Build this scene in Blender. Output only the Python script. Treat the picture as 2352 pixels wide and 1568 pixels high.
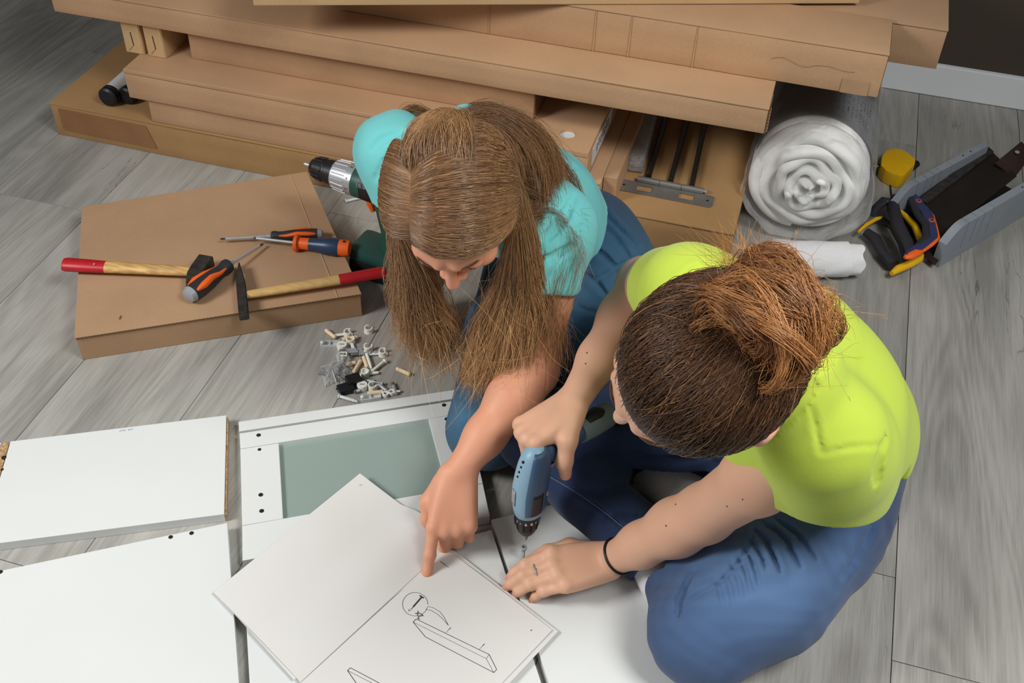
import bpy, bmesh, math, random
import numpy as np
from mathutils import Vector, Matrix, Euler

for o in list(bpy.data.objects): bpy.data.objects.remove(o)
scene = bpy.context.scene
COL = scene.collection
PI = math.pi
rnd = random.Random(7)
nrg = np.random.default_rng(11)

# ------------------------------------------------------------------ camera
H = 1.4
RC = np.array([[0.95844704, 0.20974535, -0.19335501],
               [0.28411883, -0.64100999, 0.7130096],
               [0.02560795, -0.73831774, -0.67396673]])
FPX = 2557.2286
cam_d = bpy.data.cameras.new('camera')
cam = bpy.data.objects.new('camera', cam_d); COL.objects.link(cam)
cam_d.sensor_width = 36.0
cam_d.lens = FPX * 36.0 / 2352.0
cam_d.clip_start = 0.02
cx, cy, cz = RC[:, 0], RC[:, 1], RC[:, 2]
cam.matrix_world = Matrix(((cx[0], -cy[0], -cz[0], 0), (cx[1], -cy[1], -cz[1], 0), (cx[2], -cy[2], -cz[2], H), (0, 0, 0, 1)))
scene.camera = cam

# ------------------------------------------------------------------ light
w = bpy.data.worlds.new('room_world'); scene.world = w; w.use_nodes = True
w.node_tree.nodes['Background'].inputs[0].default_value = (0.95, 0.98, 1.0, 1)
w.node_tree.nodes['Background'].inputs[1].default_value = 0.19
def area(name, loc, target, size, power, color=(1, 1, 1), spread=None):
    l = bpy.data.lights.new(name, 'AREA'); l.shape = 'SQUARE'; l.size = size; l.energy = power; l.color = color
    if spread: l.spread = spread
    o = bpy.data.objects.new(name, l); COL.objects.link(o); o.location = loc
    d = Vector(target) - Vector(loc); o.rotation_euler = d.to_track_quat('-Z', 'Y').to_euler()
    return o
area('softbox_front_left', (-2.1, 0.0, 1.75), (-0.6, 0.95, 0.0), 0.7, 13.6, (1, 0.985, 0.96), math.radians(92))
area('softbox_right', (1.0, 0.55, 2.35), (0.0, 1.1, 0.15), 0.8, 17, (1, 0.99, 0.97), math.radians(100))
scene.view_settings.view_transform = 'Standard'
scene.view_settings.look = 'None'
scene.view_settings.gamma = 1
scene.view_settings.use_curve_mapping = False
scene.view_settings.exposure = 0.0

# ------------------------------------------------------------------ helpers
def P(px, py, z=0.0):
    """world point seen at photo pixel (px,py) on the plane at height z"""
    d = RC @ np.array([px - 1176.0, py - 784.0, FPX]); t = (z - H) / d[2]
    return np.array([0, 0, H]) + d * t
def V(*a): return np.array(a, dtype=float)
def lin(c):
    return tuple(((x / 255) / 12.92 if x / 255 <= 0.04045 else ((x / 255 + 0.055) / 1.055) ** 2.4) for x in c) + (1.0,)
def nrm(v): v = np.asarray(v, float); return v / np.linalg.norm(v)

def mat(name, col, rough=0.5, metal=0.0, noise=0.0, nscale=30.0, bump=0.0, bscale=200.0, spec=0.5, stretch=None, alpha=None, trans=0.0, coat=0.0, sss=0.0, coords='Object', ior=1.45):
    m = bpy.data.materials.new(name); m.use_nodes = True
    nt = m.node_tree; b = nt.nodes['Principled BSDF']
    c = lin(col)
    b.inputs['Base Color'].default_value = c
    b.inputs['Roughness'].default_value = rough
    b.inputs['Metallic'].default_value = metal
    b.inputs['Specular IOR Level'].default_value = spec
    b.inputs['Coat Weight'].default_value = coat
    b.inputs['IOR'].default_value = ior
    if trans: b.inputs['Transmission Weight'].default_value = trans
    if alpha is not None: b.inputs['Alpha'].default_value = alpha
    if sss:
        b.inputs['Subsurface Weight'].default_value = sss
        b.inputs['Subsurface Radius'].default_value = (0.012, 0.005, 0.003)
        b.inputs['Subsurface Scale'].default_value = 1.0
    tc = nt.nodes.new('ShaderNodeTexCoord'); src = tc.outputs[coords]
    if stretch:
        mp = nt.nodes.new('ShaderNodeMapping'); mp.inputs['Scale'].default_value = stretch
        nt.links.new(src, mp.inputs['Vector']); src = mp.outputs[0]
    if noise:
        n = nt.nodes.new('ShaderNodeTexNoise'); n.inputs['Scale'].default_value = nscale; n.inputs['Detail'].default_value = 6
        nt.links.new(src, n.inputs['Vector'])
        r = nt.nodes.new('ShaderNodeValToRGB')
        r.color_ramp.elements[0].position = 0.3; r.color_ramp.elements[1].position = 0.7
        r.color_ramp.elements[0].color = tuple(x * (1 - noise) for x in c[:3]) + (1,)
        r.color_ramp.elements[1].color = tuple(min(1, x * (1 + noise)) for x in c[:3]) + (1,)
        nt.links.new(n.outputs['Fac'], r.inputs[0]); nt.links.new(r.outputs[0], b.inputs['Base Color'])
    if bump:
        n2 = nt.nodes.new('ShaderNodeTexNoise'); n2.inputs['Scale'].default_value = bscale; n2.inputs['Detail'].default_value = 4
        nt.links.new(src, n2.inputs['Vector'])
        bp = nt.nodes.new('ShaderNodeBump'); bp.inputs['Strength'].default_value = bump; bp.inputs['Distance'].default_value = 0.002
        nt.links.new(n2.outputs['Fac'], bp.inputs['Height']); nt.links.new(bp.outputs[0], b.inputs['Normal'])
    return m

def attr_mat(name, attr, rough=0.5, spec=0.4, bump=0.0, bscale=300, sss=0.0, aniso=0.0):
    m = bpy.data.materials.new(name); m.use_nodes = True; nt = m.node_tree; b = nt.nodes['Principled BSDF']
    a = nt.nodes.new('ShaderNodeAttribute'); a.attribute_name = attr
    nt.links.new(a.outputs['Color'], b.inputs['Base Color'])
    b.inputs['Roughness'].default_value = rough; b.inputs['Specular IOR Level'].default_value = spec
    if aniso: b.inputs['Anisotropic'].default_value = aniso
    if sss:
        b.inputs['Subsurface Weight'].default_value = sss
        b.inputs['Subsurface Radius'].default_value = (0.010, 0.004, 0.002); b.inputs['Subsurface Scale'].default_value = 1.0
    if bump:
        tc = nt.nodes.new('ShaderNodeTexCoord'); n2 = nt.nodes.new('ShaderNodeTexNoise'); n2.inputs['Scale'].default_value = bscale
        nt.links.new(tc.outputs['Object'], n2.inputs['Vector'])
        bp = nt.nodes.new('ShaderNodeBump'); bp.inputs['Strength'].default_value = bump; bp.inputs['Distance'].default_value = 0.001
        nt.links.new(n2.outputs['Fac'], bp.inputs['Height']); nt.links.new(bp.outputs[0], b.inputs['Normal'])
    return m

def root(name, label, cat, loc=(0, 0, 0), group=None, rz=0.0):
    o = bpy.data.objects.new(name, None); COL.objects.link(o); o.location = tuple(loc); o.rotation_euler = (0, 0, rz)
    o.empty_display_size = 0.05
    return tag(o, label, cat, group)
def tag(o, label=None, cat=None, group=None, kind=None):
    if label: o['label'] = label
    if cat: o['category'] = cat
    if group: o['group'] = group
    if kind: o['kind'] = kind
    return o

class MB:
    """collects faces and links them as one mesh object"""
    def __init__(s): s.bm = bmesh.new()
    def poly_prism(s, pts, z0, z1, bevel=0.0):
        """pts: 2D outline (ccw) ; prism between z0 and z1"""
        vb = [s.bm.verts.new((p[0], p[1], z0)) for p in pts]; vt = [s.bm.verts.new((p[0], p[1], z1)) for p in pts]
        n = len(pts); fs = [s.bm.faces.new(vb[::-1]), s.bm.faces.new(vt)]
        for i in range(n): fs.append(s.bm.faces.new((vb[i], vb[(i + 1) % n], vt[(i + 1) % n], vt[i])))
        if bevel:
            es = list({e for f in fs for e in f.edges})
            bmesh.ops.bevel(s.bm, geom=es, offset=bevel, segments=2, affect='EDGES', profile=0.6)
        return s
    def box(s, c, size, bevel=0.0, rot=None):
        x, y, z = size[0] / 2, size[1] / 2, size[2] / 2
        co = [(-x, -y, -z), (x, -y, -z), (x, y, -z), (-x, y, -z), (-x, -y, z), (x, -y, z), (x, y, z), (-x, y, z)]
        M = Matrix(rot).to_3x3() if rot is not None else Matrix.Identity(3)
        vs = [s.bm.verts.new(M @ Vector(q) + Vector(c)) for q in co]
        fs = [s.bm.faces.new([vs[i] for i in f]) for f in ((0, 3, 2, 1), (4, 5, 6, 7), (0, 1, 5, 4), (1, 2, 6, 5), (2, 3, 7, 6), (3, 0, 4, 7))]
        if bevel:
            es = list({e for f in fs for e in f.edges})
            bmesh.ops.bevel(s.bm, geom=es, offset=bevel, segments=2, affect='EDGES', profile=0.6)
        return s
    def tube(s, pts, radii, seg=12, caps=True, flat=None):
        """tube along pts; radii number or list; flat=(vec, factor) squashes the section along vec"""
        pts = [np.asarray(p, float) for p in pts]; n = len(pts)
        if not hasattr(radii, '__len__'): radii = [radii] * n
        rings = []; up = None
        for i in range(n):
            t = nrm(pts[min(i + 1, n - 1)] - pts[max(i - 1, 0)])
            if up is None:
                up = V(0, 0, 1) if abs(t[2]) < 0.9 else V(1, 0, 0)
            a = nrm(np.cross(t, up)); b = np.cross(a, t); up = b
            ring = []
            for k in range(seg):
                an = 2 * PI * k / seg; off = (a * math.cos(an) + b * math.sin(an)) * radii[i]
                if flat is not None:
                    fv = nrm(flat[0]); off = off - fv * (off @ fv) * (1 - flat[1])
                ring.append(s.bm.verts.new(pts[i] + off))
            rings.append(ring)
        for i in range(n - 1):
            for k in range(seg):
                s.bm.faces.new((rings[i][k], rings[i][(k + 1) % seg], rings[i + 1][(k + 1) % seg], rings[i + 1][k]))
        if caps:
            s.bm.faces.new(rings[0][::-1]); s.bm.faces.new(rings[-1])
        return s
    def lathe(s, prof, o=(0, 0, 0), axis=(0, 0, 1), seg=24, caps=True):
        """prof: list of (distance along axis, radius)"""
        axis = nrm(axis)
        pts = [np.asarray(o, float) + axis * q[0] for q in prof]
        up = V(0, 0, 1) if abs(axis[2]) < 0.9 else V(1, 0, 0)
        a = nrm(np.cross(axis, up)); b = np.cross(a, axis); rings = []
        for p, q in zip(pts, prof):
            rings.append([s.bm.verts.new(p + (a * math.cos(2 * PI * k / seg) + b * math.sin(2 * PI * k / seg)) * max(q[1], 1e-5)) for k in range(seg)])
        for i in range(len(prof) - 1):
            for k in range(seg):
                s.bm.faces.new((rings[i][k], rings[i][(k + 1) % seg], rings[i + 1][(k + 1) % seg], rings[i + 1][k]))
        if caps:
            s.bm.faces.new(rings[0][::-1]); s.bm.faces.new(rings[-1])
        return s
    def sphere(s, c, r, seg=16, rings=10, rot=None):
        r = (r, r, r) if not hasattr(r, '__len__') else r
        M = Matrix.Translation(Vector(c)) @ (Matrix(rot).to_4x4() if rot is not None else Matrix.Identity(4)) @ Matrix.Diagonal((r[0], r[1], r[2], 1))
        bmesh.ops.create_uvsphere(s.bm, u_segments=seg, v_segments=rings, radius=1, matrix=M)
        return s
    def disc(s, c, r, n=(0, 0, 1), seg=20, thick=0.0006):
        return s.lathe([(0, r), (thick, r)], c, n, seg)
    def build(s, name, m, parent=None, smooth=True, local=False, angle=40):
        bmesh.ops.recalc_face_normals(s.bm, faces=s.bm.faces[:])
        me = bpy.data.meshes.new(name); s.bm.to_mesh(me); s.bm.free()
        return link(name, me, m, parent, smooth, local, angle)

def link(name, me, m, parent=None, smooth=True, local=False, angle=40):
    if parent is not None and not local:
        off = Vector(parent.location)
        q = parent.parent
        while q is not None: off = off + Vector(q.location); q = q.parent
        if getattr(parent, 'rotation_euler', None) is not None and abs(parent.rotation_euler[2]) > 1e-9:
            me.transform(Matrix.Translation(-off)); me.transform(Matrix.Rotation(-parent.rotation_euler[2], 4, 'Z'))
        else:
            me.transform(Matrix.Translation(-off))
    if smooth:
        me.polygons.foreach_set('use_smooth', [True] * len(me.polygons))
        if angle and angle < 180:
            try: me.set_sharp_from_angle(angle=math.radians(angle))
            except Exception: pass
    o = bpy.data.objects.new(name, me); COL.objects.link(o)
    if m is not None: me.materials.append(m)
    if parent is not None: o.parent = parent
    return o

def copy_tree(o, parent=None):
    c = o.copy(); COL.objects.link(c)
    if parent is not None: c.parent = parent
    for ch in list(o.children): copy_tree(ch, c)
    return c

def place(meshobj_or_root, loc, rot):
    meshobj_or_root.location = tuple(loc); meshobj_or_root.rotation_euler = rot
    return meshobj_or_root

# ------------------------------------------------------------------ materials
def cardboard_mat(name, col, n=0.10):
    m = mat(name, col, 0.82, noise=n, nscale=5.0, bump=0.07, bscale=500, spec=0.25)
    nt = m.node_tree; b = nt.nodes['Principled BSDF']
    tc = nt.nodes.new('ShaderNodeTexCoord'); mp = nt.nodes.new('ShaderNodeMapping'); mp.inputs['Scale'].default_value = (260, 900, 260)
    nt.links.new(tc.outputs['Object'], mp.inputs[0])
    n2 = nt.nodes.new('ShaderNodeTexNoise'); n2.inputs['Scale'].default_value = 1.0; n2.inputs['Detail'].default_value = 3
    nt.links.new(mp.outputs[0], n2.inputs['Vector'])
    mx = nt.nodes.new('ShaderNodeMix'); mx.data_type = 'RGBA'; mx.blend_type = 'MULTIPLY'; mx.inputs[0].default_value = 1
    rr = nt.nodes.new('ShaderNodeMapRange'); rr.inputs[3].default_value = 0.88; rr.inputs[4].default_value = 1.1
    nt.links.new(n2.outputs['Fac'], rr.inputs[0])
    old = b.inputs['Base Color'].links[0].from_socket
    nt.links.new(old, mx.inputs[6]); nt.links.new(rr.outputs[0], mx.inputs[7]); nt.links.new(mx.outputs[2], b.inputs['Base Color'])
    return m
M = {}
M['card'] = cardboard_mat('cardboard', (186, 149, 115))
M['card2'] = cardboard_mat('cardboard_ochre', (166, 130, 88))
M['card3'] = cardboard_mat('cardboard_pale', (194, 162, 120))
M['card4'] = cardboard_mat('cardboard_brown', (172, 139, 108))
M['card_in'] = cardboard_mat('cardboard_edge', (112, 84, 60))
M['tape'] = mat('brown_tape', (142, 101, 66), 0.35, noise=0.06, nscale=20)
M['white'] = mat('white_laminate', (213, 216, 215), 0.42, noise=0.012, nscale=8, bump=0.03, bscale=600)
M['chip'] = mat('chipboard', (172, 140, 100), 0.9, noise=0.5, nscale=220, bump=0.6, bscale=400)
M['hole'] = mat('dark_hole', (28, 24, 20), 0.9)
M['paper'] = mat('white_paper', (212, 211, 208), 0.75, noise=0.01, nscale=10, spec=0.2)
M['ink'] = mat('black_ink', (50, 50, 54), 0.8)
M['metal'] = mat('brushed_steel', (150, 148, 144), 0.36, 0.6, noise=0.1, nscale=60, stretch=(1, 1, 20))
M['chrome'] = mat('zinc_steel', (190, 195, 200), 0.28, 0.5, noise=0.08, nscale=90)
M['iron'] = mat('dark_iron', (78, 74, 72), 0.55, 0.75, noise=0.35, nscale=70, bump=0.2, bscale=250)
M['black'] = mat('black_plastic', (26, 26, 29), 0.42, noise=0.05, nscale=40)
M['rubber'] = mat('grey_black_rubber', (44, 44, 50), 0.5)
M['orange'] = mat('orange_plastic', (235, 100, 28), 0.45, noise=0.05, nscale=30)
M['blue'] = mat('navy_plastic', (40, 62, 92), 0.35, noise=0.05, nscale=30)
M['yellow'] = mat('yellow_plastic', (226, 176, 20), 0.42, noise=0.05, nscale=30)
M['grey'] = mat('grey_plastic', (136, 143, 151), 0.5, noise=0.04, nscale=30)
M['greyc'] = mat('grey_cap', (150, 152, 156), 0.45, noise=0.05, nscale=30)
M['green'] = mat('dark_green_plastic', (38, 78, 70), 0.42, noise=0.08, nscale=20)
M['silver'] = mat('silver_plastic', (186, 188, 190), 0.35, 0.6, noise=0.06, nscale=60)
M['ash'] = mat('pale_wood_handle', (205, 168, 108), 0.5, noise=0.14, nscale=26, stretch=(0.7, 7, 7))
M['ash2'] = mat('worn_wood_handle', (198, 158, 98), 0.4, noise=0.40, nscale=22, stretch=(0.8, 7, 7), bump=0.2)
M['red'] = mat('red_paint', (176, 26, 36), 0.4, noise=0.12, nscale=60)
M['dowel'] = mat('beech_dowel', (232, 206, 172), 0.7, noise=0.08, nscale=300)
M['ivory'] = mat('white_plastic', (236, 236, 226), 0.4, noise=0.02, nscale=50)
M['nylon'] = mat('translucent_nylon', (232, 236, 236), 0.3, noise=0.02, nscale=50, trans=0.35)
def film_mat(name, strength, rough=0.12, tint=(255, 255, 255), veil=0.1, bscale=25, bstr=0.9):
    m = bpy.data.materials.new(name); m.use_nodes = True; nt = m.node_tree; nt.nodes.clear()
    out = nt.nodes.new('ShaderNodeOutputMaterial'); mx = nt.nodes.new('ShaderNodeMixShader'); tr = nt.nodes.new('ShaderNodeBsdfTransparent')
    gl = nt.nodes.new('ShaderNodeBsdfPrincipled'); gl.inputs['Base Color'].default_value = lin(tint); gl.inputs['Roughness'].default_value = rough
    fr = nt.nodes.new('ShaderNodeLayerWeight'); fr.inputs[0].default_value = 0.35
    ma = nt.nodes.new('ShaderNodeMath'); ma.operation = 'MULTIPLY_ADD'; ma.inputs[1].default_value = strength; ma.inputs[2].default_value = veil
    ma.use_clamp = True
    nt.links.new(fr.outputs['Fresnel'], ma.inputs[0]); nt.links.new(ma.outputs[0], mx.inputs[0])
    tc = nt.nodes.new('ShaderNodeTexCoord'); n2 = nt.nodes.new('ShaderNodeTexNoise'); n2.inputs['Scale'].default_value = bscale; n2.inputs['Detail'].default_value = 5; n2.inputs['Distortion'].default_value = 1.2
    nt.links.new(tc.outputs['Object'], n2.inputs['Vector'])
    bp = nt.nodes.new('ShaderNodeBump'); bp.inputs['Strength'].default_value = bstr; bp.inputs['Distance'].default_value = 0.008
    nt.links.new(n2.outputs['Fac'], bp.inputs['Height']); nt.links.new(bp.outputs[0], gl.inputs['Normal']); nt.links.new(bp.outputs[0], fr.inputs['Normal'])
    nt.links.new(tr.outputs[0], mx.inputs[1]); nt.links.new(gl.outputs[0], mx.inputs[2]); nt.links.new(mx.outputs[0], out.inputs[0])
    return m
M['film'] = film_mat('clear_plastic_film', 0.45, veil=0.04, bstr=0.7)
M['film2'] = film_mat('clear_plastic_bag', 0.8, veil=0.16, bscale=90)
M['fluff'] = mat('white_wadding', (240, 240, 238), 0.95, noise=0.02, nscale=12, bump=0.5, bscale=30)
M['towel'] = mat('white_towelling', (232, 232, 234), 0.95, noise=0.03, nscale=300, bump=0.5, bscale=700)

# wood-look laminate
def floor_mat():
    m = bpy.data.materials.new('grey_oak_laminate'); m.use_nodes = True; nt = m.node_tree; b = nt.nodes['Principled BSDF']
    tc = nt.nodes.new('ShaderNodeTexCoord'); oi = nt.nodes.new('ShaderNodeObjectInfo')
    ad = nt.nodes.new('ShaderNodeVectorMath'); ad.operation = 'MULTIPLY_ADD'
    ad.inputs[1].default_value = (1, 1, 1)
    cmb = nt.nodes.new('ShaderNodeCombineXYZ'); mu = nt.nodes.new('ShaderNodeMath'); mu.operation = 'MULTIPLY'; mu.inputs[1].default_value = 37.0
    nt.links.new(oi.outputs['Random'], mu.inputs[0]); nt.links.new(mu.outputs[0], cmb.inputs[0]); nt.links.new(mu.outputs[0], cmb.inputs[2])
    nt.links.new(tc.outputs['Object'], ad.inputs[0]); nt.links.new(cmb.outputs[0], ad.inputs[2])
    def noise(scale, st, detail=5, dist=0.0):
        mp = nt.nodes.new('ShaderNodeMapping'); mp.inputs['Scale'].default_value = st; nt.links.new(ad.outputs[0], mp.inputs[0])
        n = nt.nodes.new('ShaderNodeTexNoise'); n.inputs['Scale'].default_value = scale; n.inputs['Detail'].default_value = detail; n.inputs['Distortion'].default_value = dist
        nt.links.new(mp.outputs[0], n.inputs['Vector']); return n.outputs['Fac']
    big = noise(3.0, (1.8, 0.45, 1), 3, 0.6)
    mpw = nt.nodes.new('ShaderNodeMapping'); mpw.inputs['Scale'].default_value = (1, 0.16, 1); nt.links.new(ad.outputs[0], mpw.inputs[0])
    wv = nt.nodes.new('ShaderNodeTexNoise'); wv.inputs['Scale'].default_value = 5.5; wv.inputs['Detail'].default_value = 2; wv.inputs['Distortion'].default_value = 0.4
    nt.links.new(mpw.outputs[0], wv.inputs['Vector'])
    sn = nt.nodes.new('ShaderNodeMath'); sn.operation = 'MULTIPLY'; sn.inputs[1].default_value = 95
    nt.links.new(wv.outputs['Fac'], sn.inputs[0]); s2 = nt.nodes.new('ShaderNodeMath'); s2.operation = 'SINE'; nt.links.new(sn.outputs[0], s2.inputs[0])
    fine = noise(1.0, (620, 22, 1), 4)
    fine2 = noise(1.0, (230, 8, 1), 8, 0.5)
    med = noise(1.0, (70, 4, 1), 4, 0.4)
    crack = noise(1.0, (16, 1.2, 1), 5, 1.4)
    ramp = nt.nodes.new('ShaderNodeValToRGB'); e = ramp.color_ramp.elements
    e[0].position = 0.28; e[0].color = lin((132, 130, 124)); e[1].position = 0.72; e[1].color = lin((170, 168, 162))
    s = nt.nodes.new('ShaderNodeMath'); s.operation = 'MULTIPLY_ADD'; s.inputs[1].default_value = 0.06; nt.links.new(s2.outputs[0], s.inputs[0]); nt.links.new(big, s.inputs[2])
    s3 = nt.nodes.new('ShaderNodeMath'); s3.operation = 'MULTIPLY_ADD'; s3.inputs[1].default_value = 0.20; nt.links.new(med, s3.inputs[0]); nt.links.new(s.outputs[0], s3.inputs[2])
    s4 = nt.nodes.new('ShaderNodeMath'); s4.operation = 'MULTIPLY_ADD'; s4.inputs[1].default_value = 0.30; nt.links.new(fine, s4.inputs[0]); nt.links.new(s3.outputs[0], s4.inputs[2])
    s4b = nt.nodes.new('ShaderNodeMath'); s4b.operation = 'MULTIPLY_ADD'; s4b.inputs[1].default_value = 0.42; nt.links.new(fine2, s4b.inputs[0]); nt.links.new(s4.outputs[0], s4b.inputs[2])
    s5 = nt.nodes.new('ShaderNodeMath'); s5.operation = 'SUBTRACT'; s5.inputs[1].default_value = 0.46; nt.links.new(s4b.outputs[0], s5.inputs[0])
    nt.links.new(s5.outputs[0], ramp.inputs[0])
    cr = nt.nodes.new('ShaderNodeValToRGB'); ce = cr.color_ramp.elements
    ce[0].position = 0.492; ce[0].color = (1, 1, 1, 1); ce[1].position = 0.5; ce[1].color = (0.42, 0.38, 0.34, 1)
    e3 = cr.color_ramp.elements.new(0.508); e3.color = (1, 1, 1, 1)
    nt.links.new(crack, cr.inputs[0])
    gate = nt.nodes.new('ShaderNodeMapRange'); gate.inputs[1].default_value = 0.56; gate.inputs[2].default_value = 0.66
    nt.links.new(noise(2.0, (2.2, 0.9, 1), 2), gate.inputs[0])
    mx = nt.nodes.new('ShaderNodeMix'); mx.data_type = 'RGBA'; mx.blend_type = 'MULTIPLY'
    nt.links.new(gate.outputs[0], mx.inputs[0]); nt.links.new(ramp.outputs[0], mx.inputs[6]); nt.links.new(cr.outputs[0], mx.inputs[7])
    # knots
    mpk = nt.nodes.new('ShaderNodeMapping'); mpk.inputs['Scale'].default_value = (4.3, 1.5, 1); nt.links.new(ad.outputs[0], mpk.inputs[0])
    vo = nt.nodes.new('ShaderNodeTexVoronoi'); vo.inputs['Scale'].default_value = 1.0; nt.links.new(mpk.outputs[0], vo.inputs['Vector'])
    kr = nt.nodes.new('ShaderNodeValToRGB'); ke = kr.color_ramp.elements; ke[0].position = 0.0; ke[0].color = (0.42, 0.38, 0.34, 1); ke[1].position = 0.11; ke[1].color = (1, 1, 1, 1)
    nt.links.new(vo.outputs['Distance'], kr.inputs[0])
    mx2 = nt.nodes.new('ShaderNodeMix'); mx2.data_type = 'RGBA'; mx2.blend_type = 'MULTIPLY'; mx2.inputs[0].default_value = 0.8
    nt.links.new(mx.outputs[2], mx2.inputs[6]); nt.links.new(kr.outputs[0], mx2.inputs[7])
    vr = nt.nodes.new('ShaderNodeMapRange'); vr.inputs[3].default_value = 0.93; vr.inputs[4].default_value = 1.05; nt.links.new(oi.outputs['Random'], vr.inputs[0])
    mx3 = nt.nodes.new('ShaderNodeMix'); mx3.data_type = 'RGBA'; mx3.blend_type = 'MULTIPLY'; mx3.inputs[0].default_value = 1
    nt.links.new(mx2.outputs[2], mx3.inputs[6]); nt.links.new(vr.outputs[0], mx3.inputs[7])
    nt.links.new(mx3.outputs[2], b.inputs['Base Color'])
    b.inputs['Roughness'].default_value = 0.5; b.inputs['Specular IOR Level'].default_value = 0.4
    bp = nt.nodes.new('ShaderNodeBump'); bp.inputs['Strength'].default_value = 0.35; bp.inputs['Distance'].default_value = 0.0006
    nt.links.new(fine, bp.inputs['Height']); nt.links.new(bp.outputs[0], b.inputs['Normal'])
    return m
M['floor'] = floor_mat()
M['joint'] = mat('plank_joint', (92, 80, 64), 0.8)
M['wall'] = mat('dark_taupe_wall', (74, 64, 55), 0.9, noise=0.05, nscale=4, bump=0.1, bscale=300)
M['skirt'] = mat('white_skirting', (238, 240, 244), 0.45, noise=0.01, nscale=8)

# ------------------------------------------------------------------ room
fl = MB().box((-0.8, 1.0, -0.016), (6.4, 3.4, 0.012)).build('floor', M['joint'], smooth=False); tag(fl, kind='structure')
xs = [-4.0, -3.768, -3.53, -3.29, -3.056, -2.82, -2.583, -2.306, -2.069, -1.832, -1.595, -1.359, -1.123, -0.886, -0.650, -0.415, -0.177, 0.066, 0.309, 0.545, 0.782, 1.02, 1.257, 1.494, 1.73, 1.968, 2.205, 2.4]
joints = {-1.595: [1.592, 0.31], -1.832: [2.195, 0.92], -1.123: [0.771, 2.05], 0.309: [1.001, 2.28], 0.066: [2.433, 1.15], -0.886: [1.75, 0.47], -0.650: [2.30, 1.03], -0.415: [1.44, 0.16], -0.177: [1.92, 0.64], -1.359: [1.98, 0.70], 0.545: [1.62, 0.35], -2.069: [1.30], -2.306: [1.8]}
M_pl = M['floor']
for i in range(len(xs) - 1):
    x0, x1 = xs[i], xs[i + 1]
    js = sorted(joints.get(x0, [((i * 0.53) % 1.28) + 0.2, ((i * 0.53) % 1.28) + 1.48]))
    ys = [-0.7] + js + [2.685]
    for a, b in zip(ys[:-1], ys[1:]):
        if b - a < 0.02: continue
        mb = MB().box((0, 0, -0.005), (x1 - x0 - 0.0011, b - a - 0.0014, 0.010), 0.0009)
        pk = mb.build('plank', M_pl, fl, smooth=False, local=True)
        pk.location = ((x0 + x1) / 2, (a + b) / 2, 0.0)
wl = MB().box((-0.8, 2.75, 1.0), (6.4, 0.10, 2.1)).build('wall_back', M['wall'], smooth=False); tag(wl, kind='structure')
bb = MB().box((-0.8, 2.692, 0.041), (6.4, 0.016, 0.082), 0.003).build('baseboard_back', M['skirt'], smooth=False); tag(bb, kind='structure')

# ------------------------------------------------------------------ cartons
def wavy_strip(a, b, zc, h, amp, n, thick=0.0012, normal=(0, -1, 0)):
    """corrugation seen at a cut cardboard edge between points a,b"""
    mb = MB(); a = np.asarray(a, float); b = np.asarray(b, float); nn = np.asarray(normal, float)
    for i in range(n):
        p0 = a + (b - a) * i / n; p1 = a + (b - a) * (i + 1) / n
        s0 = amp if i % 2 else -amp; s1 = -s0
        q = [p0 + V(0, 0, s0 - h / 2), p1 + V(0, 0, s1 - h / 2), p1 + V(0, 0, s1 + h / 2), p0 + V(0, 0, s0 + h / 2)]
        vf = [mb.bm.verts.new(v + nn * thick) for v in q]; vb = [mb.bm.verts.new(v) for v in q]
        mb.bm.faces.new(vf); mb.bm.faces.new((vf[3], vf[2], vb[2], vb[3])); mb.bm.faces.new((vf[1], vf[0], vb[0], vb[1]))
    return mb

def warped_box(x0, x1, y0, y1, z0, z1, seed=0, amp=0.0012, bevel=0.0018, nx=24, ny=6, nz=3):
    r = np.random.default_rng(seed)
    bm = bmesh.new(); bmesh.ops.create_cube(bm, size=1)
    for v in bm.verts: v.co = Vector(((x0 + x1) / 2 + v.co.x * (x1 - x0), (y0 + y1) / 2 + v.co.y * (y1 - y0), (z0 + z1) / 2 + v.co.z * (z1 - z0)))
    bmesh.ops.bevel(bm, geom=bm.edges[:], offset=bevel, segments=2, affect='EDGES', profile=0.5)
    for (ax, lo, hi, n) in ((0, x0, x1, nx), (1, y0, y1, ny), (2, z0, z1, nz)):
        for k in range(1, n):
            c = [0, 0, 0]; c[ax] = lo + (hi - lo) * k / n; nn = [0, 0, 0]; nn[ax] = 1
            bmesh.ops.bisect_plane(bm, geom=bm.verts[:] + bm.edges[:] + bm.faces[:], plane_co=c, plane_no=nn)
    ph = r.uniform(0, 6.28, 8); fr = r.uniform(4, 14, 4)
    for v in bm.verts:
        x, y, z = v.co
        if z > z0 + 0.004: v.co.z += amp * (math.sin(x * fr[0] + ph[0]) + 0.6 * math.sin(x * fr[1] * 2.3 + y * 9 + ph[1])) * 0.5 - amp
        if y < y0 + 0.01: v.co.y += amp * (math.sin(x * fr[2] + ph[2] + z * 20) + 0.5 * math.sin(x * fr[3] * 3 + ph[3])) * 0.6 + amp * 0.6
    mb = MB(); mb.bm.free(); mb.bm = bm
    return mb

def carton(label, x0, x1, y0, y1, z0, z1, m, seed, name='cardboard_box', lid=True, extra=None):
    r = root(name, label, 'box', ((x0 + x1) / 2, (y0 + y1) / 2, z0))
    body = warped_box(x0, x1, y0, y1, z0 + 0.0005, z1 - (0.003 if lid else 0), seed).build('box_body', m, r)
    if lid:
        warped_box(x0 - 0.0008, x1 + 0.0008, y0 - 0.0012, y1 + 0.001, z1 - 0.0038, z1, seed + 50, amp=0.0004, bevel=0.0012, ny=2, nz=1).build('lid_flap', m, r)
    return r

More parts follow.
